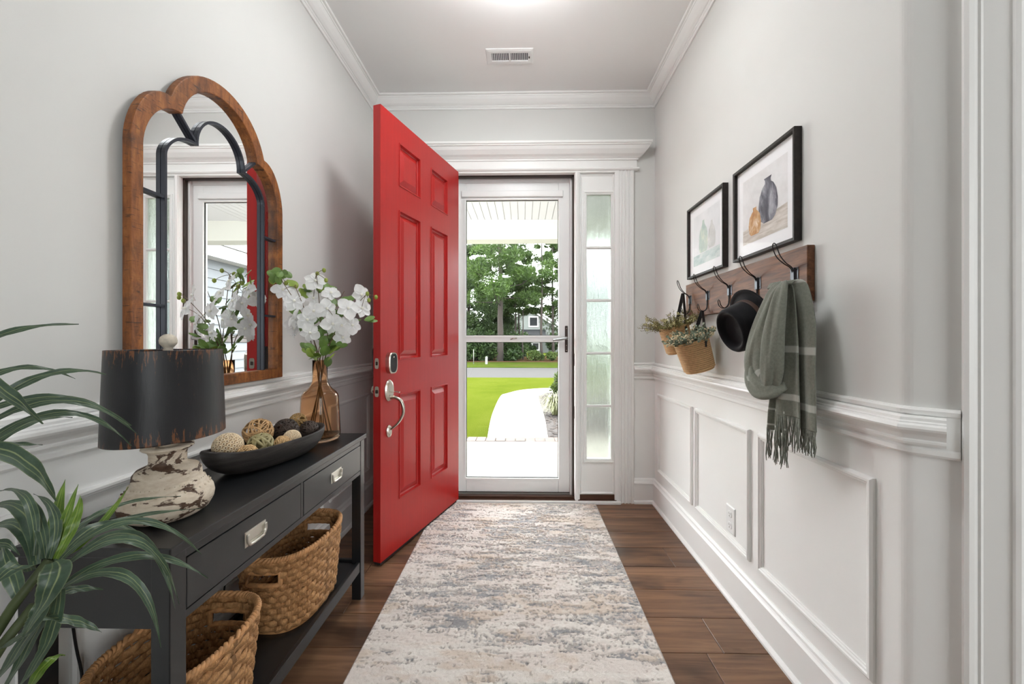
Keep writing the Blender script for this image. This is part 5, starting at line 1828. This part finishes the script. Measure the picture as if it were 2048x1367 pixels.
for (a_, b2) in (((-0.86, 0.50, 0.23), (-0.735, 0.605, 0.86)), ((-0.87, 0.51, 0.23), (-0.87, 0.59, 1.07)), ((-0.85, 0.49, 0.23), (-0.74, 0.59, 0.80)), ((-0.875, 0.50, 0.23), (-0.70, 0.50, 1.12))):
    stk.tube(bez(a_, (a_[0], a_[1] + 0.02, (a_[2] + b2[2]) / 2 + 0.1), b2, 8), [0.011 - 0.0006 * k_ for k_ in range(9)], 7)
stk.build('stalks', plain('cane_green', srgb(66, 78, 44), 0.6, var=0.3, vscale=30), pl)
# ---------------------------------------------------------------- coat rack on the right wall
M_BOARD = wood('rack_board_wood', srgb(70, 42, 26), srgb(112, 72, 47), srgb(144, 97, 64), (40, 5, 60), 0.55, 0.25, knots=0.5)
rack = thing('coat_rack', (XR, 1.845, 1.42), 'brown wooden board with five black wire hooks on the wall', 'coat rack')
MB().box(XR - 0.026, XR - 0.001, 1.350, 2.345, 1.332, 1.518).build('board', M_BOARD, rack, bev=0.002)
M_WIRE = plain('black_wire', srgb(26, 26, 28), 0.4, metal=0.5)
M_PLATE = plain('gunmetal_plate', srgb(86, 90, 94), 0.45, metal=0.7, var=0.1, vscale=60)
BX = XR - 0.026
for hy in (2.285, 2.068, 1.850, 1.630, 1.412):
    m = MB()
    for s_ in (-1, 1):
        up = [(BX - 0.004, hy + s_ * 0.003, 1.425), (BX - 0.012, hy + s_ * 0.0035, 1.452), (BX - 0.034, hy + s_ * 0.006, 1.468), (BX - 0.056, hy + s_ * 0.010, 1.492), (BX - 0.068, hy + s_ * 0.011, 1.522), (BX - 0.071, hy + s_ * 0.007, 1.534), (BX - 0.072, hy, 1.538)]
        m.tube(smooth_path(up, 5), 0.0019, 6)
        dn = [(BX - 0.004, hy + s_ * 0.003, 1.425), (BX - 0.004, hy + s_ * 0.003, 1.385), (BX - 0.008, hy + s_ * 0.004, 1.360), (BX - 0.026, hy + s_ * 0.006, 1.347), (BX - 0.044, hy + s_ * 0.009, 1.358), (BX - 0.050, hy + s_ * 0.008, 1.378), (BX - 0.051, hy, 1.386)]
        m.tube(smooth_path(dn, 5), 0.0019, 6)
    ho = m.build('hook', M_WIRE, rack)
    p_ = MB()
    p_.box(BX - 0.0018, BX, hy - 0.021, hy - 0.006, 1.405, 1.452)
    p_.box(BX - 0.0018, BX, hy + 0.006, hy + 0.021, 1.405, 1.452)
    p_.box(BX - 0.0075, BX, hy - 0.0065, hy + 0.0065, 1.405, 1.452)
    po_ = p_.build('plate', M_PLATE, ho, bev=0.0008)
    for dy in (-0.0135, 0.0135):
        for dz in (1.413, 1.444):
            p_ = MB(); p_.lathe([(0.0024, 0), (0.002, 0.001), (0, 0.0012)], 8); p_.map(lambda x, y, z: (BX - 0.0018 - z, hy + dy + x, dz + y))
            p_.build('plate', M_BLACKPL, ho)

# ---------------------------------------------------------------- two framed still-life prints
M_FRAME = wood('black_brown_frame', srgb(26, 22, 20), srgb(40, 34, 31), srgb(58, 49, 44), (60, 60, 60), 0.5, 0.15)
M_PAPER = plain('white_mat_board', srgb(244, 244, 246), 0.8, var=0.005)
def wash(name, cols, scale=6, stretch=(1, 1, 1)):
    m_, nt, b, out = new_mat(name)
    v = coords(nt, stretch); f = noise(nt, v, scale, 6, 0.65, 0.4)
    n = len(cols)
    nt.links.new(ramp(nt, f, [(0.3 + 0.4 * i / (n - 1), c) for i, c in enumerate(cols)]), b.inputs['Base Color'])
    b.inputs['Roughness'].default_value = 0.8
    return m_
def picture(y0, y1, z0, z1, label, shapes, bgm, floorm, slope):
    t = thing('framed_print', (XR, (y0 + y1) / 2, z0), label, 'picture', 'framed prints above the coat rack')
    fn = lambda u, v, p: (XR - p, u, v)
    m = MB(); m.rect_frame(fn, y0, y1, z0, z1, [(0, 0.001), (0, 0.026), (0.001, 0.028), (0.010, 0.027), (0.0125, 0.025), (0.0125, 0.010)]); m.build('frame', M_FRAME, t)
    m = MB(); m.box(XR - 0.012, XR - 0.006, y0 + 0.012, y1 - 0.012, z0 + 0.012, z1 - 0.012); m.build('mat_board', M_PAPER, t)
    # print: y runs away from the camera, so the picture's right side is the smaller y
    a0, a1, b0, b1 = y0 + 0.058, y1 - 0.058, z0 + 0.062, z1 - 0.062
    m = MB(); m.rect_frame(fn, a0 - 0.003, a1 + 0.003, b0 - 0.003, b1 + 0.003, [(0, 0.0122), (0.003, 0.0118)]); m.build('mat_bevel', M_PAPER, t)
    pr_ = MB()
    X0 = XR - 0.0121
    pr_.add([(X0, a0, b0), (X0, a1, b0), (X0, a1, b1), (X0, a0, b1)], [(0, 1, 2, 3)])
    mats = [bgm, floorm]
    pr_.cur = 1
    fl = [(a1, b0), (a1, b0 + slope[0] * (b1 - b0)), (a0, b0 + slope[1] * (b1 - b0)), (a0, b0)]
    pr_.add([(X0 - 0.0003, p[0], p[1]) for p in fl], [(0, 1, 2, 3)])
    for i, (sy, sz, prof, mt_) in enumerate(shapes):
        mats.append(mt_); pr_.cur = len(mats) - 1
        pts = [(a1 - (sy + q) * (a1 - a0), b0 + (sz + h) * (b1 - b0)) for q, h in [(-r_, h) for r_, h in prof] + [(r_, h) for r_, h in reversed(prof)]]
        pr_.add([(X0 - 0.0006 - 0.0003 * i, p[0], p[1]) for p in pts], [tuple(range(len(pts)))])
    pr_.build('print', mats, t)
    m = MB(); m.box(XR - 0.0205, XR - 0.0190, y0 + 0.012, y1 - 0.012, z0 + 0.012, z1 - 0.012); m.build('glass', M_PICGLASS, t)
    return t
JUG = [(0.09, 0.0), (0.16, 0.05), (0.205, 0.16), (0.21, 0.28), (0.18, 0.42), (0.12, 0.52), (0.065, 0.56), (0.06, 0.60), (0.085, 0.64)]
POT = [(0.09, 0.0), (0.135, 0.05), (0.15, 0.16), (0.125, 0.28), (0.07, 0.34), (0.04, 0.36), (0.045, 0.41)]
TALL = [(0.13, 0.0), (0.17, 0.08), (0.17, 0.30), (0.13, 0.44), (0.05, 0.53), (0.035, 0.60), (0.045, 0.62)]
picture(1.412, 1.822, 1.548, 1.946, 'framed print of a dark jug and an amber pot',
        [(0.60, 0.20, JUG, wash('ink_jug', [srgb(62, 62, 72), srgb(96, 96, 106), srgb(176, 176, 184)], 14, (1, 1.6, 0.8))),
         (0.30, 0.10, POT, wash('amber_pot', [srgb(150, 96, 58), srgb(196, 150, 100), srgb(240, 226, 206)], 16, (1, 1.5, 0.9)))],
        wash('pale_wash', [srgb(214, 213, 213), srgb(226, 225, 225), srgb(236, 235, 236)], 8), wash('table_wash', [srgb(172, 160, 148), srgb(206, 198, 190), srgb(226, 220, 214)], 5, (1, 2, 16)), (0.22, 0.34))
picture(1.912, 2.328, 1.548, 1.946, 'framed print of pale green bottles on a shelf',
        [(0.40, 0.22, TALL, wash('green_bottle', [srgb(168, 190, 186), srgb(206, 216, 206), srgb(234, 230, 210)], 14)),
         (0.72, 0.24, [(p * 0.75, h * 0.8) for p, h in TALL], wash('grey_bottle', [srgb(172, 172, 172), srgb(206, 206, 204), srgb(230, 230, 228)], 14))],
        wash('pale_wash_cool', [srgb(222, 224, 226), srgb(232, 233, 235), srgb(240, 240, 242)], 8), wash('sea_wash', [srgb(176, 196, 194), srgb(210, 220, 218), srgb(232, 236, 234)], 5, (1, 3, 6)), (0.20, 0.22))

# ---------------------------------------------------------------- hanging rope baskets with dried plants
M_ROPE = plain('jute_rope', srgb(216, 178, 130), 0.75, var=0.12, vscale=90, bmp=0.5, bscale=400)
M_STRAP = plain('black_strap', srgb(26, 25, 25), 0.6, var=0.1)
def rope_basket(cx, cy, zb, rb_, rt, hh, tilt, hook, label):
    t = thing('rope_basket', (cx, cy, zb), label, 'basket', 'hanging rope baskets')
    ct_, st_ = math.cos(tilt), math.sin(tilt)
    def f(x, y, z):                       # lean the top away from the wall
        return (cx + x * ct_ - z * st_, cy + y, zb + z * ct_ + x * st_)
    rows_ = 17
    m = MB()
    rr_ = hh / rows_ * 0.5
    for i in range(rows_):
        q = (i + 0.5) / rows_
        rad = rb_ + (rt - rb_) * q if i else rb_ - 0.006
        m.tube([(rad * math.cos(2 * math.pi * k_ / 40), rad * math.sin(2 * math.pi * k_ / 40), hh * q) for k_ in range(40)], rr_ * 1.12, 6, closed=True)
    m.lathe([(0, 0.004), (rb_ - 0.004, 0.004), (rb_ - 0.004, 0.008), (0, 0.008)], 32)
    m.lathe([(rt - 0.014, hh * 0.80), (0, hh * 0.84)], 32)
    m.map(f).build('rope_coils', M_ROPE, t)
    for s_ in (-1, 1):
        m = MB()
        e_ = f(rt * 0.45, s_ * rt * 0.93, hh * 0.86)
        tx = Vector(hook) - Vector(e_)
        w_ = Vector((0.35, -0.15 * s_, 0.0)).normalized() * 0.009
        q = []
        for p in bez(e_, tuple((Vector(e_) + Vector(hook)) / 2 + Vector((0.0, 0.006 * s_, 0))), hook, 6):
            q += [tuple(Vector(p) - w_), tuple(Vector(p) + w_)]
        th = Vector((0.0, 0.0016 * s_, 0))
        n = len(q)
        q2 = [tuple(Vector(p) + th) for p in q]
        fs = []
        for i in range(6):
            fs += [(2 * i, 2 * i + 1, 2 * i + 3, 2 * i + 2), (n + 2 * i, n + 2 * i + 2, n + 2 * i + 3, n + 2 * i + 1), (2 * i, 2 * i + 2, n + 2 * i + 2, n + 2 * i), (2 * i + 1, n + 2 * i + 1, n + 2 * i + 3, 2 * i + 3)]
        m.add(q + q2, fs)
        m.build('strap', M_STRAP, t)
    m = MB()
    m.box(-0.0015, 0.0015, -0.006, 0.006, -0.016, 0.016)
    e_ = f(rt * 0.50, -rt * 0.90, hh * 0.86)
    m.map(lambda x, y, z: (e_[0] - 0.004 + y * 0.8, e_[1] - 0.004 + x, e_[2] + z - 0.006)).build('leather_tab', M_STRAP, t)
    return f
f2 = rope_basket(0.888, 2.030, 1.048, 0.070, 0.080, 0.158, R(17), (BX - 0.028, 2.068, 1.352), 'front rope basket of cream flowers hanging from the second hook')
f1 = rope_basket(0.878, 2.262, 1.132, 0.068, 0.078, 0.150, R(14), (BX - 0.040, 2.285, 1.466), 'rear rope basket of olive sprigs hanging from the end hook')

def sprigs(name, label, f, hh, rt, n, L, leafmat, seed, flowers=None, leaf=(0.012, 0.004), spread=0.9, lift=0.75):
    g = random.Random(seed)
    t = thing(name, f(0, 0, hh), label, 'plant', 'plants in the hanging baskets')
    st, lf, fl = MB(), MB(), MB()
    for i in range(n):
        a_, q = g.uniform(0, 6.28), math.sqrt(g.random()) * rt * 0.8
        b0 = Vector((q * math.cos(a_), q * math.sin(a_), hh * 0.82))
        d_ = Vector((math.cos(a_) * spread * g.uniform(0.2, 1.2), math.sin(a_) * spread * g.uniform(0.2, 1.2), lift + g.uniform(-0.25, 0.25))).normalized()
        l_ = L * g.uniform(0.55, 1.1)
        p = bez(tuple(b0), tuple(b0 + d_ * l_ * 0.5 + Vector((0, 0, l_ * 0.15))), tuple(b0 + d_ * l_), 6)
        p = [f(*x) for x in p]
        p = [(min(x[0], XR - 0.008), x[1], x[2]) for x in p]
        st.tube(p, 0.0008, 4)
        for k_ in range(2, 7):
            for s_ in range(3):
                dd = Vector((g.gauss(0, 1), g.gauss(0, 1), g.gauss(0.6, 0.8))).normalized()
                c = Vector(p[k_]) + Vector((g.uniform(-1, 1), g.uniform(-1, 1), g.uniform(-1, 1))) * 0.004
                c.x = min(c.x, XR - 0.018)
                l2 = leaf[0] * g.uniform(0.6, 1.3)
                blade(lf, c, dd, (g.gauss(0, 1), g.gauss(0, 1), g.gauss(0, 1)), l2, leaf[1] * g.uniform(0.7, 1.3), 0.1, 2, 0)
        if flowers and g.random() < flowers[1]:
            c = Vector(p[6])
            for k_ in range(9):
                o_ = Vector((g.gauss(0, 1), g.gauss(0, 1), g.gauss(0, 0.7))) * 0.0065
                fl.sphere((min(c.x + o_.x, XR - 0.012), c.y + o_.y, c.z + o_.z), 0.0034, 5, 3)
    st.build('stems', M_STEM, t)
    lf.build('leaves', leafmat, t)['kind'] = 'stuff'
    if flowers:
        fl.build('blossoms', flowers[0], t)['kind'] = 'stuff'
    return t
M_OLIVE = plain('olive_sprig', srgb(140, 136, 84), 0.7, var=0.35, vscale=40)
M_SAGE = plain('grey_green_sprig', srgb(146, 160, 140), 0.7, var=0.3, vscale=40)
M_CREAM = plain('cream_blossom', srgb(238, 220, 184), 0.8, var=0.1)
sprigs('dried_sprigs', 'feathery olive green sprigs spilling from the rear rope basket', f1, 0.150, 0.078, 150, 0.140, M_OLIVE, 3, (plain('pale_bud', srgb(206, 200, 150), 0.8), 0.25), (0.013, 0.0035), 1.25, 0.55)
sprigs('dried_flowers', 'cream blossoms and grey-green leaves filling the front rope basket', f2, 0.158, 0.080, 120, 0.086, M_SAGE, 5, (M_CREAM, 0.55), (0.015, 0.011), 0.95, 0.75)

# ---------------------------------------------------------------- black felt hat on the fourth hook
M_FELT = plain('black_felt', srgb(24, 24, 27), 0.9, var=0.12, vscale=50, bmp=0.15, bscale=300, spec=0.2, sheen=0.15)
hat = thing('felt_hat', (0.93, 1.64, 1.26), 'black felt hat with brown band on the fourth hook', 'hat')
_ha = Vector((-math.cos(R(19)) * math.cos(R(10)), -math.sin(R(10)) * math.cos(R(19)), -math.sin(R(19))))   # crown points into the room and down
_hs = Vector((0, 1, 0)); _hs = (_hs - _ha * _hs.dot(_ha)).normalized(); _hu = _hs.cross(_ha)
if _hu.z < 0:
    _hu = -_hu
def hat_map(x, y, z):
    return tuple(Vector((0.916, 1.606, 1.272)) + _hs * x + _hu * y + _ha * z)
prof = [(0.098, 0.006), (0.112, 0.002), (0.128, 0.000), (0.138, 0.006), (0.1385, 0.010), (0.128, 0.005), (0.112, 0.008), (0.100, 0.014), (0.0965, 0.024), (0.094, 0.060), (0.091, 0.092), (0.089, 0.106), (0.084, 0.114), (0.077, 0.116), (0.070, 0.110), (0.064, 0.098), (0.052, 0.092), (0, 0.090)]
m = MB(); m.lathe(prof, 48, (0, 0, 0), 0.84, 1.0); m.map(hat_map); m.build('felt', M_FELT, hat)
m = MB(); m.lathe([(0.0990, 0.0155), (0.0992, 0.018), (0.0985, 0.033), (0.0972, 0.035), (0.0955, 0.030)], 48, (0, 0, 0), 0.84, 1.0); m.map(hat_map); m.build('hat_band', plain('brown_leather', srgb(74, 52, 42), 0.5, var=0.15), hat)

# ---------------------------------------------------------------- sage scarf on the last hook
def scarf_mat():
    m_, nt, b, out = new_mat('sage_wool')
    tc = nt.nodes.new('ShaderNodeTexCoord'); sx = nt.nodes.new('ShaderNodeSeparateXYZ')
    nt.links.new(tc.outputs['UV'], sx.inputs[0])
    v = coords(nt, (900, 900, 900)); f = noise(nt, v, 1.0, 2)
    v1 = coords(nt, (120, 120, 120)); f1_ = noise(nt, v1, 1.0, 4)
    base = mix(nt, 0.5, ramp(nt, f, [(0.3, srgb(108, 111, 101)), (0.7, srgb(142, 145, 134))]), ramp(nt, f1_, [(0.35, srgb(112, 115, 104)), (0.65, srgb(136, 139, 127))]))
    st = ramp(nt, sx.outputs['Y'], [(0.0, (0,) * 3 + (1,)), (0.055, (0,) * 3 + (1,)), (0.06, (1,) * 3 + (1,)), (0.10, (1,) * 3 + (1,)), (0.105, (0,) * 3 + (1,)),
                                    (0.455, (0,) * 3 + (1,)), (0.46, (1,) * 3 + (1,)), (0.50, (1,) * 3 + (1,)), (0.505, (0,) * 3 + (1,)), (0.80, (0,) * 3 + (1,)), (0.805, (1,) * 3 + (1,)), (0.845, (1,) * 3 + (1,)), (0.85, (0,) * 3 + (1,))])
    m2 = nt.nodes.new('ShaderNodeMath'); m2.operation = 'MULTIPLY'; m2.inputs[1].default_value = 0.8
    nt.links.new(st, m2.inputs[0])
    nt.links.new(mix(nt, m2.outputs[0], base, srgb(196, 198, 190)), b.inputs['Base Color'])
    b.inputs['Roughness'].default_value = 0.95
    b.inputs['Specular IOR Level'].default_value = 0.15
    b.inputs['Sheen Weight'].default_value = 0.2
    bump(nt, b, f, 0.5, 0.002)
    return m_
M_SCARF = scarf_mat()
M_FRINGE = plain('sage_fringe', srgb(118, 121, 110), 0.95, var=0.25, vscale=120, sheen=0.2)
sc = thing('scarf', (0.90, 1.41, 0.80), 'sage green fringed scarf with pale stripes draped over the last hook', 'scarf')

def lerp_tab(tab, v):
    for i in range(len(tab) - 1):
        if v <= tab[i + 1][0]:
            a_, b2 = tab[i], tab[i + 1]
            t = (v - a_[0]) / (b2[0] - a_[0])
            t = t * t * (3 - 2 * t) if len(tab) < 0 else t
            return [x + (y - x) * t for x, y in zip(a_[1:], b2[1:])]
    return tab[-1][1:]

def cloth(name, tab, folds, nu=40, nv=60, thick=0.004):
    """tab: (v, z, y0, y1, x0, x1): hem heights and both edges; folds: (count, depth, phase, drift)"""
    m = MB()
    tab = [tuple(r_) for r_ in tab]
    # smooth the table
    vs_ = [r_[0] for r_ in tab]
    def fn(u, v):
        i = max(j for j in range(len(tab)) if vs_[j] <= v + 1e-9)
        i = min(i, len(tab) - 2)
        t = (v - vs_[i]) / (vs_[i + 1] - vs_[i])
        r0, r1 = tab[i], tab[i + 1]
        rm, rp = tab[max(0, i - 1)], tab[min(len(tab) - 1, i + 2)]
        o_ = []
        for k2 in range(1, 6):
            a_, b2, c2, d2 = rm[k2], r0[k2], r1[k2], rp[k2]
            o_.append(0.5 * (2 * b2 + (c2 - a_) * t + (2 * a_ - 5 * b2 + 4 * c2 - d2) * t * t + (3 * b2 - a_ - 3 * c2 + d2) * t ** 3))
        z, y0, y1, x0, x1 = o_
        y = y0 + (y1 - y0) * u
        x = x0 + (x1 - x0) * u
        for (cnt, dep, ph, dr) in folds:
            x += dep * math.sin(2 * math.pi * (cnt * u + ph + dr * v)) * min(1, 0.35 + v * 1.2)
        belly = 0
        return (min(x, XR - 0.004), y, z)
    m.grid(fn, nu, nv, True, True)
    o = m.build(name, M_SCARF, sc)
    md = o.modifiers.new('thickness', 'SOLIDIFY'); md.thickness = thick; md.offset = 0
    return fn

def fringe(name, fn, n, L, seed):
    g = random.Random(seed)
    m = MB()
    for i in range(n):
        u = (i + 0.5) / n
        p = Vector(fn(u, 1.0))
        l = L * g.uniform(0.85, 1.12)
        pts = [tuple(p + Vector((0, 0, 0.004)))]
        dx, dy = g.uniform(-0.008, 0.004), g.uniform(-0.010, 0.010)
        for k_ in range(1, 6):
            q = k_ / 5
            pts.append((min(p.x + dx * q + 0.0015 * math.sin(q * 9 + i), XR - 0.004), p.y + dy * q * q + 0.0015 * math.cos(q * 8 + i * 2), p.z - l * q))
        m.tube(pts, [0.0021, 0.0019, 0.0022, 0.0019, 0.0018, 0.0012], 5)
    m.build(name, M_FRINGE, sc)['kind'] = 'stuff'

# long outer tail nearest the camera side
fa = cloth('tail', [(0.0, 1.385, 1.395, 1.340, 0.862, 0.888), (0.05, 1.398, 1.380, 1.325, 0.868, 0.900), (0.12, 1.375, 1.350, 1.298, 0.888, 0.912), (0.30, 1.255, 1.335, 1.262, 0.898, 0.910), (0.60, 1.100, 1.325, 1.250, 0.894, 0.902), (1.0, 0.918, 1.310, 1.242, 0.890, 0.900)], [(0.8, 0.006, 0.1, 0.0)], 24, 60)
fringe('fringe', fa, 22, 0.075, 1)
# tail beside it, lying a little in front
fb = cloth('tail', [(0.0, 1.380, 1.425, 1.370, 0.856, 0.872), (0.06, 1.398, 1.415, 1.355, 0.862, 0.880), (0.14, 1.370, 1.400, 1.340, 0.872, 0.892), (0.40, 1.210, 1.392, 1.310, 0.868, 0.886), (0.70, 1.070, 1.384, 1.300, 0.866, 0.884), (1.0, 0.950, 1.386, 1.290, 0.862, 0.882)], [(1.2, 0.006, 0.3, 0.1)], 24, 60)
fringe('fringe', fb, 26, 0.105, 2)
# knot loop: two soft bundles that meet at the bottom
def bundle(name, path, radii, seed, flat=0.7, uvs=(0.0, 0.4)):
    m = MB(); m.uv = {}
    P = [Vector(p) for p in smooth_path(path, 8)]
    n = len(P)
    rad = [radii[0] + 0 for _ in range(n)]
    rt_ = []
    for i in range(n):
        q = i / (n - 1) * (len(radii) - 1); j = min(int(q), len(radii) - 2); t = q - j
        rt_.append(radii[j] * (1 - t) + radii[j + 1] * t)
    N = 40
    vs, fs = [], []
    for i in range(n):
        t = (P[min(n - 1, i + 1)] - P[max(0, i - 1)]).normalized()
        a_ = Vector((1, 0, 0)) - t * t.x
        a_.normalize(); b2 = t.cross(a_)
        for k_ in range(N):
            an = 2 * math.pi * k_ / N
            fo = 1 + 0.15 * math.sin(3 * an + i * 0.05 + seed) + 0.09 * math.sin(5 * an - i * 0.09 + seed * 2) + 0.03 * math.sin(11 * an + i * 0.2)
            p = P[i] + (a_ * math.cos(an) * flat + b2 * math.sin(an)) * rt_[i] * fo
            vs.append((min(p.x, XR - 0.004), p.y, p.z))
            m.uv[len(vs) - 1] = (k_ / N, uvs[0] + (uvs[1] - uvs[0]) * i / (n - 1))
    for i in range(n - 1):
        for k_ in range(N):
            l_ = (k_ + 1) % N
            fs.append((i * N + k_, i * N + l_, (i + 1) * N + l_, (i + 1) * N + k_))
    fs.append(tuple(range(N - 1, -1, -1))); fs.append(tuple((n - 1) * N + k_ for k_ in range(N)))
    m.add(vs, fs, True)
    return m.build(name, M_SCARF, sc)
bundle('loop', [(0.880, 1.370, 1.392), (0.866, 1.388, 1.362), (0.862, 1.428, 1.289), (0.860, 1.472, 1.200), (0.858, 1.492, 1.120), (0.856, 1.470, 1.062), (0.856, 1.415, 1.032), (0.860, 1.375, 1.035)], [0.016, 0.026, 0.036, 0.042, 0.046, 0.045, 0.038, 0.028], 0.4, 0.72, (0.11, 0.62))
bundle('loop', [(0.876, 1.362, 1.392), (0.858, 1.352, 1.352), (0.850, 1.362, 1.270), (0.848, 1.374, 1.190), (0.848, 1.384, 1.110), (0.850, 1.396, 1.052), (0.852, 1.410, 1.025)], [0.016, 0.026, 0.034, 0.040, 0.042, 0.036, 0.022], 2.1, 0.62, (0.12, 0.44))
bundle('loop', [(0.848, 1.508, 1.105), (0.838, 1.480, 1.058), (0.836, 1.430, 1.028), (0.846, 1.382, 1.030), (0.872, 1.345, 1.050)], [0.026, 0.032, 0.034, 0.030, 0.016], 1.2, 0.62, (0.12, 0.40))
fc = cloth('tail', [(0.0, 1.040, 1.440, 1.350, 0.872, 0.872), (0.3, 0.985, 1.444, 1.346, 0.874, 0.874), (1.0, 0.885, 1.462, 1.340, 0.878, 0.876)], [(2.6, 0.010, 0.2, 0.1)], 30, 24)
fringe('fringe', fc, 30, 0.105, 3)
